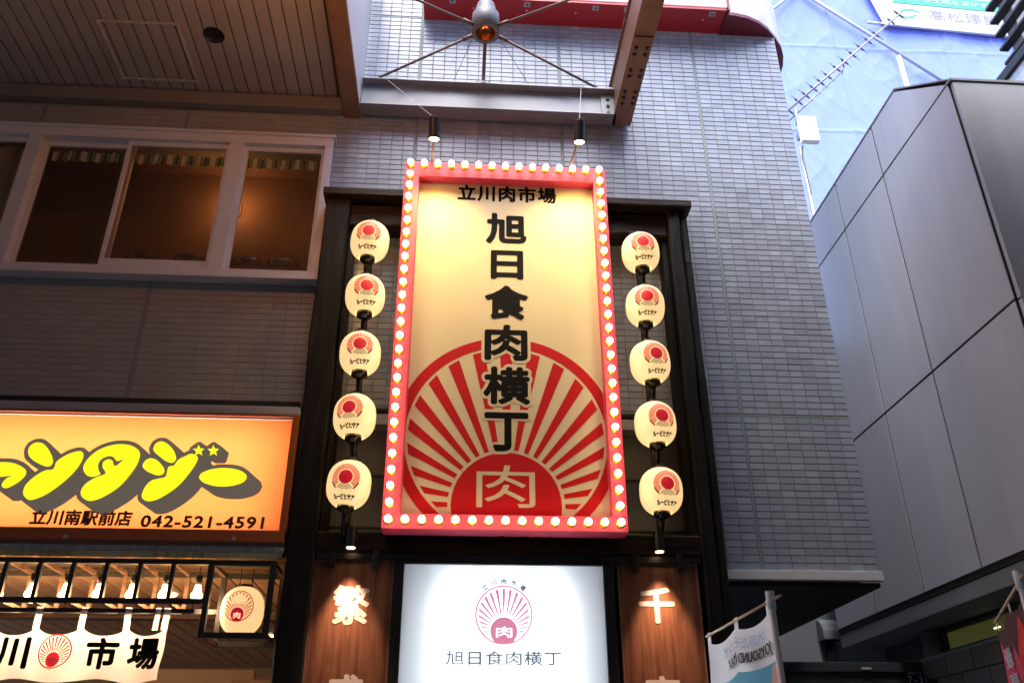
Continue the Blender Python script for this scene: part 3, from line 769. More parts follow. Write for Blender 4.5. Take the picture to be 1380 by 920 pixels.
# small downlights under the columns
for lx, lab in ((-.667, 'small black cylinder lamp on the beam above the plank nearer the orange sign'), (1.37, 'small black cylinder lamp on the beam above the plank nearer the alley')):
    T = thing('cylinder_downlight', lab, 'lamp', (lx, -.25, 3.10), 'cylinder lamps over the hanging planks')
    MB().tube((lx, -.30, 3.045), (lx, -.30, 3.18), .036, 18).build('lamp_body', M['black'], T, bevel=.003)
    MB().tube((lx, -.30, 3.040), (lx, -.30, 3.0445), .028, 16).build('lens', mat_emit('downlight_lens', (1, .62, .3), 6), T)
    MB().box(lx-.015, lx+.015, -.27, -.235, 3.09, 3.15).build('bracket', M['black'], T)
    ld = bpy.data.lights.new('downlight', 'SPOT'); ld.energy = 55*EMK; ld.color = (1, .58, .34); ld.spot_size = R(58); ld.spot_blend = 1; ld.shadow_soft_size = .025
    lo = bpy.data.objects.new('downlight', ld); COL.objects.link(lo); lo.location = (lx, -.32, 3.03)
    lo.rotation_euler = Vector((0, .10, -1)).to_track_quat('-Z', 'Y').to_euler()

# ------------------------------------------------------------------ white lightbox and hanging planks
def tube_light(loc, sx, sy, e, col):
    ld = bpy.data.lights.new('box_light', 'AREA'); ld.shape = 'RECTANGLE'; ld.size = sx; ld.size_y = sy; ld.energy = e*EMK; ld.color = col
    lo = bpy.data.objects.new('box_light', ld); COL.objects.link(lo); lo.location = loc
    lo.rotation_euler = (-PI/2, 0, 0)
    return lo
LB = thing('white_lightbox', 'glowing white lightbox sign with pink sunburst between the planks', 'sign', (.34, -.15, 1.0))
def openbox(x0, x1, y0, y1, z0, z1, t=.01):
    return MB().box(x0, x1, y1-t, y1, z0, z1).box(x0, x1, y0, y1-t, z0, z0+t).box(x0, x1, y0, y1-t, z1-t, z1).box(x0, x0+t, y0, y1-t, z0+t, z1-t).box(x1-t, x1, y0, y1-t, z0+t, z1-t)
openbox(-.33, 1.01, -.19, -.02+.0, 1.0, 2.975).build('case', M['box_in'], LB)
f = MB()
f.box(-.385, -.32, -.22, -.145, .95, 3.0).box(1.0, 1.07, -.22, -.145, .95, 3.0).box(-.32, 1.0, -.22, -.145, 2.966, 3.0).box(-.32, 1.0, -.22, -.145, .95, 1.0)
f.build('frame', M['black'], LB, bevel=.004)
MB().box(-.325, 1.005, -.197, -.192, 1.0, 2.97).build('face', M['white_face'], LB)
for x in (.02, .34, .66): tube_light((x, -.05, 2.0), .05, 1.7, 5.0, (.92, .97, 1.0))
pk = MB()
for p in sunburst(.338, 2.648, .187, .176, 2.545, .088, .011): pk.slab(p, -.1985, -.1975)
pk.build('sunburst_print', M['pink_print'], LB)
nk = MB(); text(nk, '肉', .288, .392, 2.505, 2.575, -.2000, .02); nk.build('lettering', mat_emit('white_print', (.9, .9, .93), .95), LB)
lt = MB(); text(lt, '旭日食肉横丁', -.03, .705, 2.338, 2.425, -.1985, .022, 1.06); lt.build('lettering', M['greyblue_print'], LB)
for i, ch in enumerate('立川肉市場'):
    a = R((i-2)*-18+90); m = MB(); v, fc = fit(ch, -.018, .018, -.018, .018, .04)
    cx, cz = .338+.212*math.cos(a), 2.648+.212*math.sin(a); b = a-PI/2
    m.add([(cx+p*math.cos(b)-q*math.sin(b), -.1985, cz+p*math.sin(b)+q*math.cos(b)) for p, q, k_ in v], fc); m.build('lettering', M['greyblue_print'], LB)
def hang_plank(x0, x1, chars, label):
    T = thing('hanging_plank', label, 'sign', ((x0+x1)/2, -.19, 3.0), 'hanging plank signs either side of the lightbox')
    MB().box(x0, x1, -.205, -.165, .9, 2.975).build('board', M['board'], T, bevel=.003)
    e = MB(); w = .012
    e.box(x0-w, x0-.0005, -.21, -.16, .9, 2.975).box(x1+.0005, x1+w, -.21, -.16, .9, 2.975).box(x0-w, x1+w, -.21, -.16, 2.976, 2.99)
    e.build('edge_strip', M['board_edge'], T, bevel=.002)
    for x in (x0+.11, x1-.11):
        MB().box(x-.02, x+.02, -.242, -.211, 2.93, 3.04).build('hanger', M['black'], T, bevel=.003)
    for ch, za, zb, xa, xb in chars:
        k = MB(); v, f = fit(ch, xa, xb, za, zb, .03)
        k.add([(a, -.2065-k_*EPS, b) for a, b, k_ in v], f); k.build('lettering', M['white_letter'], T)
hang_plank(-.90, -.398, [('繁', 2.575, 2.825, -.765, -.53), ('盛', 2.03, 2.28, -.765, -.53)], 'brown hanging plank with white letter 繁 beside the canopied shop')
hang_plank(1.108, 1.628, [('千', 2.60, 2.83, 1.225, 1.465), ('客', 2.03, 2.28, 1.225, 1.465)], 'brown hanging plank with white letter 千 beside the alley')

# ------------------------------------------------------------------ orange shop sign at the left
FS = thing('orange_lightbox_sign', 'glowing orange shop sign with bubble yellow katakana and phone number', 'sign', (-3, -.2, 3.1))
fx0, fx1, fz0, fz1 = -5.2, -1.105, 3.10, 3.945
openbox(fx0, fx1, -.28, -.04, fz0, fz1).build('case', M['box_in'], FS)
MB().box(fx0, fx1-.03, -.296, -.292, fz0+.05, fz1-.02).build('face', M['orange_face'], FS)
e = MB(); e.box(fx0, fx1, -.31, -.02, fz0-.03, fz0+.048).box(fx1-.035, fx1+.005, -.31, -.02, fz0+.049, fz1).box(fx0, fx1+.005, -.31, -.02, fz1+.001, fz1+.018)
e.build('edge_frame', M['orange_frame'], FS, bevel=.004)
MB().box(fx0, fx1+.005, -.305, .0, fz1+.02, fz1+.075).build('top_flashing', M['alu_dull'], FS, bevel=.004)
for x in (-2.48, -1.42): MB().tube((x, -.318, fz0-.012), (x, -.30, fz0-.012), .014, 10).build('screw', M['alu_dull'], FS)
for z, en in ((3.74, 9), (3.52, 7.5), (3.27, 8)): tube_light((-3.1, -.07, z), 3.75, .05, en, (1, .93, .80))
def P(px_, py_, sc=5.41, ox=0, oy=570):      # sign artwork drawn on a 5.41x enlargement; converts to metres on the sign face
    u, v = ox+px_/sc, oy+py_/sc
    # bilinear map of the sign face: corners measured on the face
    xl = -3.114+(v-553)/(710-553)*(.209); xr = -1.126+(v-566)/(727-566)*.030
    x = xl+(xr-xl)*u/(397-13*(v-566)/161)
    top = 553+13*u/397; bot = 710+17*u/390
    z = 3.949+(v-top)/(bot-top)*(3.145-3.949)+(3.928-3.949+.02)*u/397
    return (x, z)
A = [  # yellow shapes (enlargement pixels, left crop), each a closed outline
    [(-200,300),(0,297),(90,305),(150,330),(186,362),(180,400),(140,440),(90,470),(45,487),(15,475),(20,445),(50,415),(80,398),(0,405),(-200,410)],
    [(205,200),(235,165),(280,155),(320,175),(355,225),(378,285),(372,320),(345,337),(300,325),(240,290),(205,250)],
    [(165,520),(185,465),(250,405),(320,365),(380,355),(405,300),(470,255),(535,230),(580,227),(598,255),(580,310),(530,380),(450,455),(360,520),(280,560),(215,575),(180,555)],
    [(595,350),(620,295),(680,235),(760,195),(850,177),(930,185),(985,215),(1006,255),(990,320),(940,400),(860,490),(770,550),(690,585),(630,590),(585,560),(578,520),(610,470),(680,425),(755,395),(735,350),(740,310),(775,290),(805,300),(825,342),(885,292),(840,305),(810,272),(770,268),(725,290),(702,330),(708,375),(718,400),(660,418),(615,400)],
]
A2 = [ # right crop (offset 200)
    [(22,205),(45,170),(85,160),(125,180),(165,225),(186,280),(180,310),(155,325),(110,310),(55,265),(25,235)],
    [(-55,330),(-30,298),(10,287),(55,310),(95,360),(100,395),(75,415),(35,413),(-25,385),(-55,355)],
    [(-65,560),(-40,500),(5,455),(60,440),(110,425),(130,355),(170,345),(205,300),(255,275),(300,258),(345,285),(330,335),(280,410),(210,490),(130,550),(50,592),(-10,605),(-50,592)],
    [(355,440),(375,405),(440,380),(530,370),(620,380),(680,405),(706,440),(680,480),(610,503),(530,510),(450,500),(385,475)],
]
def star(cx, cy, r):
    return [(cx+(r if k % 2 == 0 else r*.45)*math.sin(k*PI/5), cy-(r if k % 2 == 0 else r*.45)*math.cos(k*PI/5)) for k in range(10)]
shapes = [[P(a, b) for a, b in smooth_poly(s, 5)] for s in A]+[[P(a, b, ox=200) for a, b in smooth_poly(s, 5)] for s in A2]
stars = [[P(a, b, ox=200) for a, b in star(cx, cy, 46)] for cx, cy in ((352, 235), (460, 238))]
def hull(pts):
    pts = sorted(set(pts)); 
    def half(p):
        h = []
        for q in p:
            while len(h) > 1 and (h[-1][0]-h[-2][0])*(q[1]-h[-2][1])-(h[-1][1]-h[-2][1])*(q[0]-h[-2][0]) <= 0: h.pop()
            h.append(q)
        return h
    a = half(pts); b = half(pts[::-1]); return a[:-1]+b[:-1]
dark = MB(); lvl = 0
SH = (.085, -.062)
def dark_hull(pts, grow=.030, sh=SH):
    global lvl
    ring = [(grow*math.cos(2*PI*i/10), grow*math.sin(2*PI*i/10)) for i in range(10)]
    h = hull([(a+dx, b+dz) for a, b in pts for dx, dz in ring]+[(a+dx*.8+sh[0], b+dz*.8+sh[1]) for a, b in pts for dx, dz in ring])
    dark.poly(h, -.2975-lvl*.00012); lvl += 1
for s in shapes:
    n = len(s)
    cxm = sum(p[0] for p in s)/n
    w_ = max(p[0] for p in s)-min(p[0] for p in s)
    if w_ < .36: dark_hull(s); continue
    # follow long bent strokes in overlapping vertical slices so that the outline keeps their shape
    x0_ = min(p[0] for p in s); m = 9
    for k in range(m):
        a, b = x0_+w_*k/m-.002, x0_+w_*(k+1)/m+.002
        q = clip_half(clip_half(s, -1, 0, -a), 1, 0, b)
        if len(q) >= 3: dark_hull(q)
for s in stars: dark_hull(s, .024, (.05, -.035))
dark.build('letter_shadow', M['grey_letter'], FS)
for s in shapes: MB().poly(s, -.3035).build('lettering', M['yellow_letter'], FS)
for s in stars: MB().poly(s, -.3035).build('star_print', M['yellow_letter'], FS)
t = MB(); text(t, '立川南駅前店', -2.735, -2.095, 3.163, 3.268, -.2985, .04, 1.03, .04); t.build('lettering', M['brown_letter'], FS)
t = MB(); text(t, '042-521-4591', -2.035, -1.245, 3.158, 3.240, -.2985, .05, 1.12, .04); t.build('lettering', M['brown_letter'], FS)

# ------------------------------------------------------------------ shop front under the orange sign
sh = thing('shop_front', 'open shop front with warm plank ceiling beneath the orange sign', 'shop front', (-3, .5, 0))
MB().box(-6, -1.11, -.27, .0, 3.012, 3.05).build('head_flashing', M['worn'], sh, bevel=.003)
MB().box(-6, -1.11, -.262, -.235, 2.975, 3.0115).build('polished_strip', M['brass'], sh)
MB().box(-6, -1.11, -.234, .3, 2.99, 3.010).build('head_soffit', M['brass'], sh)
MB().box(-6, -1.1, .31, 5.2, 2.99, 3.05).build('ceiling_deck', M['seam'], sh)
pk = MB().box(-.0675, .0675, 0, 4.8, -.012, 0).mesh('ceiling_plank', M['wood_ceiling'])
x = -1.2
while x > -6:
    link('ceiling_plank', pk, (x, .32, 2.989), sh); x -= .15
MB().box(-6, -1.1, 5.2, 5.3, 0, 3.05).box(-1.12, -1.0, .0, 5.2, 0, 3.05).build('inner_wall', M['inner_wall'], sh)
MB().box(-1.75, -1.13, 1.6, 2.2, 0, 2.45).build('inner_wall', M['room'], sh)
MB().box(-2.75, -1.75, 2.4, 2.5, 0, 2.62).build('inner_wall', M['inner_wall'], sh)
MB().box(-6, -1.12, 1.5, 1.62, 2.90, 2.976).build('ceiling_beam', M['wood_frame'], sh)
for x, y in ((-2.15, .9), (-1.55, 1.1), (-2.5, 1.9), (-1.75, 2.8), (-3.3, 1.2)):
    MB().lathe([(0, 0), (.05, 0), (.06, -.006), (.065, .0)], (x, y, 2.972), 20).build('recessed_light', mat_emit('recess_lens', (1, .7, .4), 9), sh)
# bulb lattice
LT = thing('bulb_lattice', 'black lattice bar over the curtain holding a row of filament bulbs', 'lattice', (-2.4, -.1, 2.7))
zT, zB, yF, yR = 2.945, 2.70, -.262, .10
def bar(p, q, w=.013):
    x0_, x1_ = sorted((p[0], q[0])); y0_, y1_ = sorted((p[1], q[1])); z0_, z1_ = sorted((p[2], q[2]))
    return (x0_-w, x1_+w, y0_-w, y1_+w, z0_-w, z1_+w)
L0, L1 = -4.3, -1.57
for z in (zT, zB):
    for y in (yF, yR): MB().box(*bar((L0, y, z), (L1, y, z), .016)).build('rail', M['black'], LT)
xs = [-3.23+.2065*k for k in range(8)]
for x in xs:
    MB().box(*bar((x, yF, zB+.018), (x, yF, zT-.018))).build('upright', M['black'], LT)
    MB().box(*bar((x, yR, zB+.018), (x, yR, zT-.018))).build('upright', M['wood_frame'], LT)
    for z in (zT, zB): MB().box(*bar((x, yF+.017, z), (x, yR-.017, z), .012)).build('cross_bar', M['wood_frame'], LT)
bulb_prof = [(.0, -.062), (.02, -.060), (.036, -.047), (.043, -.028), (.041, -.008), (.030, .022), (.019, .050), (.016, .062)]
bg_me = MB().lathe(bulb_prof, (0, 0, 0), 18).mesh('glass', M['bulb_glass'], True)
fil = MB()
for i in range(6):
    a = 2*PI*i/6; fil.tube((.014*math.cos(a), .014*math.sin(a), .045), (.024*math.cos(a), .024*math.sin(a), -.034), .0035, 5)
fil.lathe([(0, -.056), (.020, -.052), (.033, -.038), (.036, -.024), (.032, -.008), (.020, .010), (.010, .03), (0, .04)], (0, 0, 0), 14)
fil_me = fil.mesh('filament', M['bulb_warm'])
sk_me = MB().lathe([(.017, .060), (.022, .064), (.022, .105), (.012, .115), (0, .116)], (0, 0, 0), 14).mesh('socket', M['blackp'], True)
cord = MB().tube((0, 0, .11), (0, 0, .165), .004, 6).mesh('cord', M['blackp'])
bx = [-3.33, -3.12, -2.913, -2.706, -2.492, -2.284, -2.073, -1.866, -1.658]
names = ['far left, out past the curtain edge']
for i, x in enumerate(bx):
    nth = ['first', 'second', 'third', 'fourth', 'fifth', 'sixth', 'seventh', 'eighth', 'ninth'][len(bx)-1-i]
    T = thing('filament_bulb', f'{nth} glowing filament bulb counted leftward from the caged lantern', 'light bulb', (x, -.10, 2.79), 'filament bulbs in the lattice')
    link('glass', bg_me, (x, -.10, 2.79), T); link('filament', fil_me, (x, -.10, 2.79), T)
    link('socket', sk_me, (x, -.10, 2.79), T); link('cord', cord, (x, -.10, 2.79), T)
    ld = bpy.data.lights.new('bulb_light', 'POINT'); ld.energy = 8.0*EMK; ld.color = (1, .62, .34); ld.shadow_soft_size = .04
    lo = bpy.data.objects.new('bulb_light', ld); COL.objects.link(lo); lo.location = (x, -.10, 2.73)
# lantern cage
CG = thing('lantern_cage', 'square black cage at the right end of the bulb lattice', 'cage', (-1.35, -.1, 2.5))
cx0, cx1, cz0, cz1 = -1.545, -1.155, 2.495, 2.94
for y in (yF-.002, yR):
    c = MB()
    for z in (cz0, cz1): c.box(*bar((cx0, y, z), (cx1, y, z), .017))
    for x in (cx0, cx1): c.box(*bar((x, y, cz0+.034), (x, y, cz1-.034), .017))
    c.build('frame', M['black'], CG)
for x in (cx0, cx1):
    for z in (cz0, cz1): MB().box(*bar((x, yF+.032, z), (x, yR-.034, z), .014)).build('side_bar', M['wood_frame'], CG)
T = thing('paper_lantern', 'white lantern with red sunburst hanging inside the square cage', 'lantern', (-1.352, -.10, 2.672))
o = lantern_shade(.137, .158, 24, .93)
sh_ = bpy.data.objects.new('paper_shade', o.mesh('paper_shade', M['paper'], True)); COL.objects.link(sh_); sh_.parent = T
rp = MB()
for p in sunburst(0, .0, .098, .091, -.054, .042, .005, step=11, w=2.4):
    if len(p) > 6:
        n = len(p); cxm = sum(q[0] for q in p)/n; czm = sum(q[1] for q in p)/n
        rp.add(*wrap(list(p)+[(cxm, czm)], [(i, (i+1) % n, n) for i in range(n)], .137, .158, .012, .0022))
    else: rp.add(*wrap(p, [tuple(range(len(p)))], .137, .158, .012, .0022))
o = bpy.data.objects.new('sunburst_print', rp.mesh('sunburst_print', M['lan_red'])); COL.objects.link(o); o.parent = sh_
rp = MB(); v, f = fit('肉', -.022, .022, -.080, -.043, .02); rp.add(*wrap(v, f, .137, .158, .012, .004))
o = bpy.data.objects.new('lettering', rp.mesh('lettering', mat_emit('pale_print', (1, .75, .5), .7))); COL.objects.link(o); o.parent = sh_
w = T.location
MB().lathe([(.05, .143), (.052, .15), (.05, .165), (0, .166)], w, 20).build('cap', M['blackp'], T, True)
MB().tube((w.x-.04, w.y, w.z+.16), (w.x-.04, w.y, w.z+.27), .004, 6).tube((w.x+.04, w.y, w.z+.16), (w.x+.04, w.y, w.z+.27), .004, 6).build('hanger_wire', M['black'], T)

# noren curtain
NR = thing('noren_curtain', 'white split shop curtain with black characters hanging from the lattice', 'curtain', (-2.3, -.29, 2.63))
ny = -.29
tabs = [-3.32, -3.06, -2.79, -2.527, -2.26, -1.993, -1.747]
def noren_z(x, top):
    for a, b in zip(tabs[:-1], tabs[1:]):
        if a <= x <= b:
            t = (x-a)/(b-a); return top-.070*(4*t*(1-t))**.5
    return top
def noren_y(x, z):
    return ny+.020*math.sin(x*22.0)*(2.58-z)/.4+.012*math.sin(x*9+1)
def nrn(u, v):
    x = tabs[0]+(tabs[-1]-tabs[0])*u
    zt_ = noren_z(x, 2.555); zb_ = 2.225+.012*math.sin(x*14)
    z = zb_+(zt_-zb_)*v
    x2 = x+.010*math.sin(z*20+x*9)*(1-v)
    return (x2, noren_y(x, z), z)
MB().grid(nrn, 220, 24).build('cloth', M['cloth'], NR, True)
for x in tabs[1:]:
    xx = x-.012 if x == tabs[-1] else x
    MB().grid(lambda u, v: (xx-.020+.040*u, noren_y(xx, 2.55)-.02 if v < .5 else ny-.022, 2.515+.135*v), 2, 6).build('tab', M['cloth'], NR, True)
xx = -1.815
MB().grid(lambda u, v: (xx-.016+.032*u, noren_y(xx, 2.55)-.02 if v < .5 else ny-.022, 2.515+.135*v), 2, 6).build('tab', M['cloth'], NR, True)
def on_noren(v, f, m, name, lift=.004):
    mb = MB(); mb.add([(q[0], noren_y(q[0], q[1])-lift-q[2]*EPS, q[1]) for q in v], f); return mb.build(name, m, NR)
for ch, x in (('立', -2.92), ('川', -2.64), ('市', -2.115), ('場', -1.865)):
    v, f = fit(ch, x-.098, x+.098, 2.29, 2.475, .04); on_noren(v, f, M['ink'], 'lettering')
rp = MB()
for p in sunburst(-2.387, 2.39, .100, .092, 2.343, .043, .005, step=11, w=2.4):
    n = len(p); cxm = sum(q[0] for q in p)/n; czm = sum(q[1] for q in p)/n
    rp.add([(a, noren_y(a, b)-.005, b) for a, b in list(p)+[(cxm, czm)]], [(i, (i+1) % n, n) for i in range(n)])
rp.build('sunburst_print', mat_translucent('red_dye', (.80, .02, .05), .4), NR)
v, f = fit('肉', -2.412, -2.362, 2.317, 2.355, .02); on_noren(v, f, M['cloth'], 'lettering', .008)
MB().box(-4.2, -1.60, -.305, -.281, 2.622, 2.646).build('rod', M['black'], NR)
for x in (-3.2, -2.4, -1.62):
    MB().tube((x, -.285, 2.646), (x, -.27, 2.69), .004, 6).build('rod_tie', M['black'], NR)
# plants inside
for pxx, lab in ((-1.90, 'small leafy plant below the right edge of the curtain'), (-1.72, 'small leafy plant inside the shop next to the dark wall')):
    T = thing('potted_plant', lab, 'plant', (pxx, 1.4, 1.9))
    lf = MB(); rr = random.Random(int(abs(pxx)*100))
    for i in range(70):
        c = Vector((pxx+rr.gauss(0, .06), 1.4+rr.gauss(0, .06), 2.12+rr.uniform(-.15, .2))); d = Vector((rr.gauss(0, 1), rr.gauss(0, 1), rr.gauss(.3, .6))).normalized()*.05; s = d.orthogonal().normalized()*.018
        lf.add([c, c+d*.5+s, c+d, c+d*.5-s], [(0, 1, 2, 3)])
    lf.build('foliage', M['leaf'], T)
    st = MB()
    for i in range(5): st.tube((pxx, 1.4, 1.9), (pxx+rr.gauss(0, .05), 1.4+rr.gauss(0, .05), 2.25), .004, 5)
    st.build('stem', M['leaf'], T)
    MB().lathe([(0, -.2), (.06, -.2), (.08, 0), (.07, 0), (.0, -.02)], (pxx, 1.4, 1.92), 16).build('pot', M['inner_wall'], T)
MB().box(-2.1, -1.6, 1.25, 1.55, 0, 1.715).build('counter', M['wood_frame'], sh)

# ------------------------------------------------------------------ grey panelled building on the right
GB = thing('panelled_building', 'grey metal panelled building with cut corner across the alley', 'building', (4.5, 0, 0))
BX = 3.8
def pan(pts, name='panel'):   # pts in (y, z) on the plane x=BX
    # shrink towards centroid by joint half width
    cy = sum(p[0] for p in pts)/len(pts); cz = sum(p[1] for p in pts)/len(pts); g_ = .011
    q = []
    n = len(pts)
    for i in range(n):
        a, b, c = pts[i-1], pts[i], pts[(i+1) % n]
        def off(p0, p1):
            d = Vector((p1[0]-p0[0], p1[1]-p0[1])).normalized(); nn = Vector((-d.y, d.x))
            if nn.dot(Vector((cy-p0[0], cz-p0[1]))) < 0: nn = -nn
            return nn
        n1, n2 = off(a, b), off(b, c); bis = (n1+n2); k = g_/max(.3, bis.dot(n1)); q.append((b[0]+bis.x*k, b[1]+bis.y*k))
    MB().slabx(q, BX-.032, BX-.0255).build(name, M['panel'], GB)
zs = [3.03, 4.59, 6.545, 7.11]; ys = [2.6, 1.73, .86, .015, -1.13]
for i in range(len(ys)-1):
    yb, ya = ys[i], ys[i+1]
    for j in range(3):
        if j == 2 and i == len(ys)-2:
            pan([(yb, 6.545), (ya, 6.545), (-.46, 7.11), (yb, 7.11)])
        else: pan([(yb, zs[j]), (ya, zs[j]), (ya, zs[j+1]), (yb, zs[j+1])])
MB().slabx([(2.6, 2.99), (-1.12, 2.99), (-1.12, 6.55), (-.46, 7.10), (2.6, 7.10)], BX-.025, 9).build('carcass', M['seam'], GB)
MB().slabx([(2.62, 7.112), (-.47, 7.112), (-1.15, 6.562), (-1.15, 6.575), (-.47, 7.13), (2.62, 7.13)], BX-.035, BX+.3).build('coping', M['alu_dull'], GB)
fx = [3.785, 5.0, 6.2]
for a, b in ((3.785, 5.0), (5.0, 6.3), (6.3, 7.6)):
    for j in range(2):
        MB().box(a+.006, b-.006, -1.16, -1.121, zs[j]+.008, zs[j+1]-.008).build('panel', M['panel'], GB, bevel=.004)
MB().box(3.77, 9, -1.17, -1.1, 6.548, 6.57).build('coping', M['alu_dull'], GB)
MB().box(BX-.02, 9, -1.14, 2.6, 2.86, 2.985).build('bottom_band', M['concrete'], GB, bevel=.006)
MB().box(4.2, 9, -.9, 2.6, 0, 2.855).build('base_wall', M['dark_gate'], GB)
o = MB().tube((4.17, 1.59, 0), (4.17, 1.59, 2.85), .11, 18).build('column', M['concrete'], GB, True)
gwf = MB().box(4.15, 4.199, -.6, 1.43, 2.64, 2.68).box(4.15, 4.199, -.6, 1.43, 2.815, 2.85).box(4.15, 4.199, 1.39, 1.43, 2.681, 2.814).build('window_frame', M['black'], GB)
MB().box(4.18, 4.198, -.59, 1.388, 2.682, 2.813).build('pane', M['green_glass'], gwf)
MB().box(4.172, 4.179, .62, .70, 2.735, 2.743).build('lit_tube', mat_emit('green_tube', (.85, .9, .3), 2.5), gwf)
bw = thing('block_wall', 'low brown block wall below the greenish window in the alley', 'wall', (4.0, .4, 0))
MB().box(4.02, 4.145, -.6, 1.58, 0, 2.60).build('core', M['seam'], bw)
bm_ = MB().add(*(lambda b: (b.v, b.f))(MB().slabx([(-.19, -.072), (.19, -.072), (.19, .072), (-.19, .072)], -.02, 0))).mesh('block', M['block'])
for r in range(5):
    z = 2.53-.152*r
    for c in range(6):
        y = 1.38-.39*c-(.195 if r % 2 else 0)
        if y > -.5: link('block', bm_, (4.02, y, z), bw)
MB().box(4.0, 4.15, -.6, 1.58, 2.606, 2.63).build('coping', M['concrete'], bw)
gt = thing('alley_gate', 'dark flat gate closing the alley with small number plate', 'gate', (3.4, 1.6, 0))
MB().box(2.1, 4.015, 1.6, 1.66, 0, 2.52).build('panel', M['dark_gate'], gt, bevel=.004)
MB().box(2.1, 4.018, 1.57, 1.68, 2.525, 2.605).build('top_rail', M['dark_gate'], gt, bevel=.004)
MB().box(3.46, 3.545, 1.555, 1.568, 2.545, 2.56).build('maker_plate', M['alu'], gt)
ap = thing('number_plate', 'small dark plate reading 7 - 3 mounted on the alley gate', 'sign', (3.93, 1.59, 2.42))
MB().box(3.845, 4.005, 1.585, 1.598, 2.36, 2.535).build('plate', M['plate'], ap, bevel=.002)
t = MB(); text(t, '7 - 3', 3.862, 3.985, 2.44, 2.495, 1.582, .02); t.build('lettering', M['plate_txt'], ap)
t = MB(); text(t, '柴崎町3丁目', 3.865, 3.985, 2.507, 2.527, 1.582, .01); t.build('lettering', M['plate_txt'], ap)
ew = MB().box(2.0, 6, 3.0, 3.2, 0, 6.4).build('end_wall', M['concrete']); tag(ew, 'plain grey rendered wall closing the far end of the alley', 'wall')
vh = thing('vent_hood', 'pale rounded vent hood on the grey wall deep in the alley', 'vent', (3.82, 2.95, 3.0))
pr_ = [(3.0, 3.20), (2.93, 3.19), (2.87, 3.14), (2.84, 3.07), (2.84, 2.985), (3.0, 2.985)]
MB().slabx([(y-.002, z) for y, z in pr_], 3.72, 3.90).build('hood', M['concrete'], vh, bevel=.01)
MB().box(3.735, 3.885, 2.86, 2.99, 2.97, 2.984).build('grille', M['seam'], vh)
hs = MB().grid(lambda u, v: (3.74+.14*u+.01*math.sin(v*9), 2.92+.02*math.sin(u*7), 2.62+.36*v), 6, 8).build('dark_flap', M['seam'], vh)  # wavy near-black sheet hanging below the hood

# ------------------------------------------------------------------ beyond: white tiled building, louvre tower, tarp-clad scaffold, antenna
WB = thing('white_tiled_building', 'white tiled building edge above the grey building at far right', 'building', (6.5, 1, 0))
MB().box(5.43, 9, -3, 1.4, 0, 7.93).build('wall', M['grout'], WB)
wt = MB()
for j in range(14):
    for i in range(50):
        y, z = -2.9+i*.085, 6.95+j*.07
        wt.box(5.40, 5.428, y+.002, y+.083, z+.002, z+.068)
wt.build('tile_field', M['whitetile'], WB, kind='stuff')
MB().box(5.36, 9, -3, 1.45, 7.935, 8.03).build('coping', M['louver'], WB)
LV = thing('louvre_tower', 'dark louvred slats on a pale column at the top right', 'louvre', (5.7, 0, 8.03))
MB().box(5.50, 5.62, -.10, .06, 8.03, 11).build('column', M['pinkcol'], LV)
MB().box(5.70, 5.80, -.04, .10, 8.03, 11).build('column', M['alu_dull'], LV)
for k in range(16):
    z = 8.10+.19*k
    MB().slabx([(.12, z), (.115, z+.028), (-3, z+.028), (-3, z)], 5.40, 5.49).build('slat', M['louver'], LV)
for k in range(6):
    MB().tube((5.56, -.02, 8.3+.4*k), (5.95, -.3, 8.5+.4*k), .02, 8).build('brace', M['louver'], LV)

TS = thing('tarp_clad_scaffold', 'tall building under scaffolding wrapped in wrinkled blue tarpaulin', 'scaffolding', (14, 14, 0))
from mathutils import noise
def tarp(u, v):
    x = 4+22*u; z = 10+22*v
    N = lambda a, b, c: noise.noise(Vector((a, b, c)))
    seg = (x/1.85) % 1.0; row = (z/3.6) % 1.0
    w = .30*N(x*.30, z*.16, 1)+.10*N(x*1.1, z*.30, 4)
    k = N(x*.9-z*.35, z*.5+x*.2, 7); w += .05*(1-abs(k))**6
    k = N(x*1.9+z*1.1, (z-x)*.4, 9); w += .028*(1-abs(k))**7
    w += .035*N(x*2.6, z*.9, 3)+.012*N(x*6, z*2.5, 5)
    w += .10*max(0, 1-abs(seg-.5)*30)+.06*max(0, 1-abs(row-.5)*60)
    return (x, 14.15-w*.5, z)
MB().box(0, 30, 14.5, 15, 0, 36).build('scaffold_core', M['concrete'], TS)
MB().grid(tarp, 420, 420).build('tarpaulin', M['tarp'], TS, True)
def pole(a, b, r=.05): return MB().tube((a[0], 13.93, a[1]), (b[0], 13.93, b[1]), r, 10).build('scaffold_pole', M['pipe'], TS, True)
pole((9.9, 27.0), (15.9, 21.35), .055); pole((8.9, 23.6), (12.2, 26.9), .05); pole((13.3, 24.42), (21, 23.9), .05)
BN = thing('site_banner', 'white contractor banner with green swirl and green strip on the tarp', 'banner', (16.5, 13.7, 24.2))
MB().slab([(13.86, 24.45), (21, 23.99), (21, 27), (13.35, 27)], 13.96, 13.98).build('sheet', M['banner'], BN)
MB().slab([(14.4, 25.47), (21, 25.08), (21, 25.60), (14.4, 25.95)], 13.945, 13.952).build('green_strip', M['green_print'], BN)
sl = -.052
def sheared(body, x0, x1, z0, z1, y, off, m):
    v, f = fit(body, x0, x1, z0, z1, off); mb = MB(); mb.add([(a, y-k_*.0005, b+sl*(a-x0)) for a, b, k_ in v], f); mb.build('lettering', m, BN)
sheared('ディアが土地を活かす', 14.5, 17.75, 25.62-.02, 25.83, 13.942, .02, M['banner'])
sheared('髙松建設', 15.55, 18.0, 24.72, 25.22, 13.952, .0, M['pale_print'])
sw = MB()
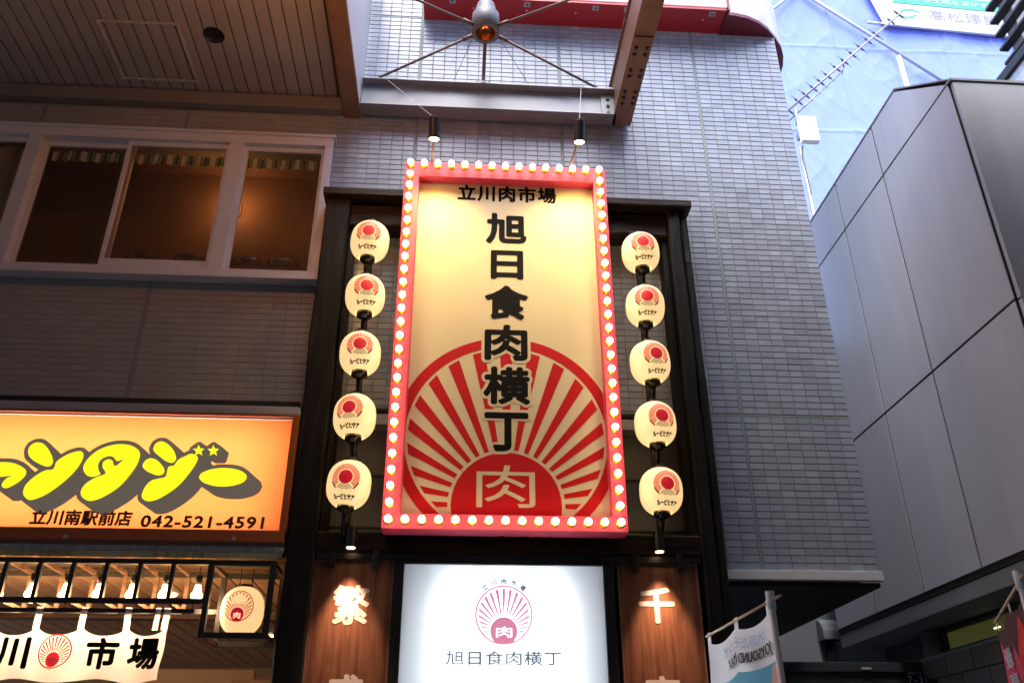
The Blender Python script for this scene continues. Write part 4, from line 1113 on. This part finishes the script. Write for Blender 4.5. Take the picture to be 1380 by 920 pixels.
for s in (0, PI):
    pts = []; n = 16
    for i in range(n+1):
        a = s+R(-10)+R(200)*i/n; r = .42-.20*i/n
        pts.append((14.82+r*1.1*math.cos(a), 24.98+r*.72*math.sin(a)))
    for i in range(n, -1, -1):
        a = s+R(-10)+R(200)*i/n; r = .42-.20*i/n-.13*math.sin(PI*i/n)
        pts.append((14.82+r*1.1*math.cos(a), 24.98+r*.72*math.sin(a)))
    for i in range(n):
        q = [pts[i], pts[i+1], pts[2*n-i], pts[2*n+1-i]]
        sw.poly(q, 13.952)
sw.build('swirl_print', M['green_print'], BN)

AN = thing('yagi_antenna', 'long yagi antenna on a roof pole in front of the tarp', 'antenna', (5.1, 4, 8.9))
MB().tube((5.09, 4.0, 6.5), (5.075, 4.0, 10.3), .028, 10).tube((5.10, 4.0, 10.75), (5.125, 4.0, 11.06), .022, 10).build('mast', M['antenna'], AN, True)
A0, A1 = Vector((4.95, 3.98, 10.97)), Vector((7.28, 3.98, 13.29))
MB().tube(A0, A1, .018, 8).build('boom', M['antenna'], AN, True)
S0, S1 = Vector((4.93, 4.03, 10.78)), Vector((6.03, 4.03, 11.92))
MB().path([S0, S1, S1+Vector((.06, 0, .12)), S1+Vector((.03, -.03, .22)), A0+(A1-A0)*.50], .016, 8).build('support_arm', M['antenna'], AN, True)
for t in (.02, .10, .16, .225, .285, .345, .42, .49, .56, .63, .70, .77, .85, .91, .985):
    c = A0+(A1-A0)*t
    d = Vector((.17, .02, -.165))*(1.0 if .05 < t < .98 else 1.35)
    MB().tube(c-d*.62, c+d*.62, .005, 6).tube(c-d*.30, c+d*.30, .017, 6).build('element', M['ant_dark'], AN)
WBX = thing('white_radio_box', 'white flat radio box clamped on the antenna pole', 'antenna box', (5.19, 3.9, 10.25))
MB().slab([(5.055, 10.30), (5.325, 10.30), (5.335, 10.775), (5.06, 10.775)], 3.83, 3.93).build('case', M['white_box'], WBX, bevel=.012)
MB().box(5.06, 5.13, 3.93, 4.03, 10.45, 10.55).build('clamp', M['galv'], WBX)
MB().path([(5.1, 3.95, 10.3), (5.06, 3.97, 10.1), (5.08, 3.97, 9.8), (5.09, 3.97, 9.4)], .008, 6).build('cable', M['blackp'], WBX)
o = MB().tube((7.06, 4, 6.9), (7.044, 4, 12.3), .035, 10).build('white_pole', M['white_box'], smooth=True); tag(o, 'short plain white pole standing behind the grey building roof', 'pole')

# ------------------------------------------------------------------ banner flags on the pavement
def nobori(top, tip, name, label, pole_tilt=0):
    """top: pole side end of the cross bar, tip: free end"""
    T = thing('banner_flag', label, 'flag', (top[0], top[1], 0))
    top, tip = Vector(top), Vector(tip); d = (tip-top)
    MB().tube((top.x, top.y, 0), (top.x, top.y, top.z+.03), .0125, 10).build('pole', M['white_box'], T, True)
    MB().tube((top.x, top.y, top.z-.03), (top.x, top.y, top.z+.035), .017, 10).build('pole_cap', M['white_box'], T, True)
    MB().tube(top-d*.12, tip, .006, 8).build('cross_bar', M['bamboo'], T, True)
    return T, top, tip, d
FR = 1.0
T1, top, tip, d = nobori((1.205, -2.70, 2.255), (1.18, -1.87, 2.255), '', 'white and blue banner flag on a white pole beside the timber post')
nrm = Vector((d.y, -d.x, 0)).normalized()     # sideways, for ripples
def flag_pt(u, w, lift=0):                    # u 0 at pole, 1 at free end ; w metres below the bar
    base = top+d*(.02+.97*u)
    sag = .028*(4*((u*2) % 1.0)*(1-((u*2) % 1.0)))*max(0, 1-w/.4) if True else 0
    rip = .018*math.sin(u*9+w*5)*min(1, w*2+.2)
    return base+Vector((0, 0, -.03-sag-w))+nrm*(rip+lift)
def on_flag(u0, u1, w0, w1, m, name, T, lift, nu=20, nv=10):
    return MB().grid(lambda a, b: flag_pt(u0+(u1-u0)*a, w0+(w1-w0)*b, lift), nu, nv).build(name, m, T, True)
on_flag(0, 1, 0, 1.8, M['flag_white'], 'cloth', T1, 0, 30, 40)
for s in (1, -1):
    on_flag(.0, 1, .172, 1.8, M['flag_blue'], 'blue_print', T1, s*.003, 30, 30)
for u in (.03, .5, .97):
    MB().grid(lambda a, b: top+d*(.02+.97*(u-.03+.06*a))+Vector((0, 0, .012-.10*b))+nrm*.002, 1, 3).build('loop', M['flag_white'], T1)
for k in (.08, .55, 1.0): 
    pass
def flag_text(body, u0, u1, w0, w1, m, T, off, lift, tilt=0.0):
    v, f = fit(body, 0, 1, 0, 1, off, mirror=False)
    vs = [flag_pt(u0+(u1-u0)*a, w1+(w0-w1)*b+tilt*a, lift+(k_*EPS if lift > 0 else -k_*EPS)) for a, b, k_ in v]
    MB().add(vs, f).build('lettering', m, T)
# seen from behind, so the writing runs mirrored (from the pole side towards the free end)
for lift in (-.008, .008):
    flag_text('大声だそうぜ', .12, .72, .030, .080, M['flag_lblue'], T1, .0, lift)
    flag_text('JOYSOUND MAX', .04, .66, .095, .150, M['ink'], T1, .006, lift)
    q = MB().grid(lambda a, b: flag_pt(.42+.22*a, .235+.2*b, lift), 6, 4); q.build('white_print', M['flag_white'], T1)
    q = MB().grid(lambda a, b: flag_pt(.70+.16*a+.03*math.sin(b*3), .22+.2*b, lift), 6, 4); q.build('white_print', M['flag_white'], T1)
    q = MB().grid(lambda a, b: flag_pt(.02+.09*a*(.4+.6*math.sin(PI*min(1, b+.15))), .185+.20*b, lift), 6, 8); q.build('figure_print', M['skin_print'], T1)
T2, top, tip, d = nobori((1.955, -3.08, 2.255), (2.29, -2.34, 2.245), '', 'pink and dark red banner flag on a white pole at right edge')
nrm = Vector((d.y, -d.x, 0)).normalized()
on_flag(0, 1, 0, 1.8, M['flag_pink'], 'cloth', T2, 0, 30, 40)
for s in (1, -1):
    def dk(a, b):
        w0 = .0; w1 = .03+.30*(1-a)**1.1+.04*math.sin(a*9)
        return flag_pt(a*.985, w0+(w1-w0)*b, s*.003)
    MB().grid(dk, 24, 10).build('dark_print', M['flag_dark'], T2, True)
    def fl(a, b):
        u = .10+.20*a+.12*math.sin(b*2.6); return flag_pt(u, .06+.36*b+.04*math.sin(a*6), s*.005)
    MB().grid(fl, 8, 10).build('flame_print', M['flag_flame'], T2, True)
    for i, ch in enumerate('最高の'):
        v, f = fit(ch, 0, 1, 0, 1, .03)
        MB().add([flag_pt(.70+.24*a, .075+.095*i+.08*(1-b), s*(.006+k_*EPS)) for a, b, k_ in v], f).build('lettering', M['flag_white'], T2)
for u in (.03, .45, .97):
    MB().grid(lambda a, b: top+d*(.02+.97*(u-.03+.06*a))+Vector((0, 0, .012-.10*b))+nrm*.002, 1, 3).build('loop', M['flag_white'], T2)
# ------------------------------------------------------------------ building across the street (behind the photographer)
OB = thing('opposite_building', 'plain office block across the street with rows of windows', 'building', (0, -11, 0))
MB().box(-40, 40, -31, -11, 0, 14).build('wall', M['concrete'], OB)
wm = MB().box(-.9, .9, -.02, .02, -.7, .7).mesh('window', M['blackp'])
for i in range(-9, 10):
    for j in range(4): link('window', wm, (i*2.5, -10.985, 2.2+3.1*j), OB)
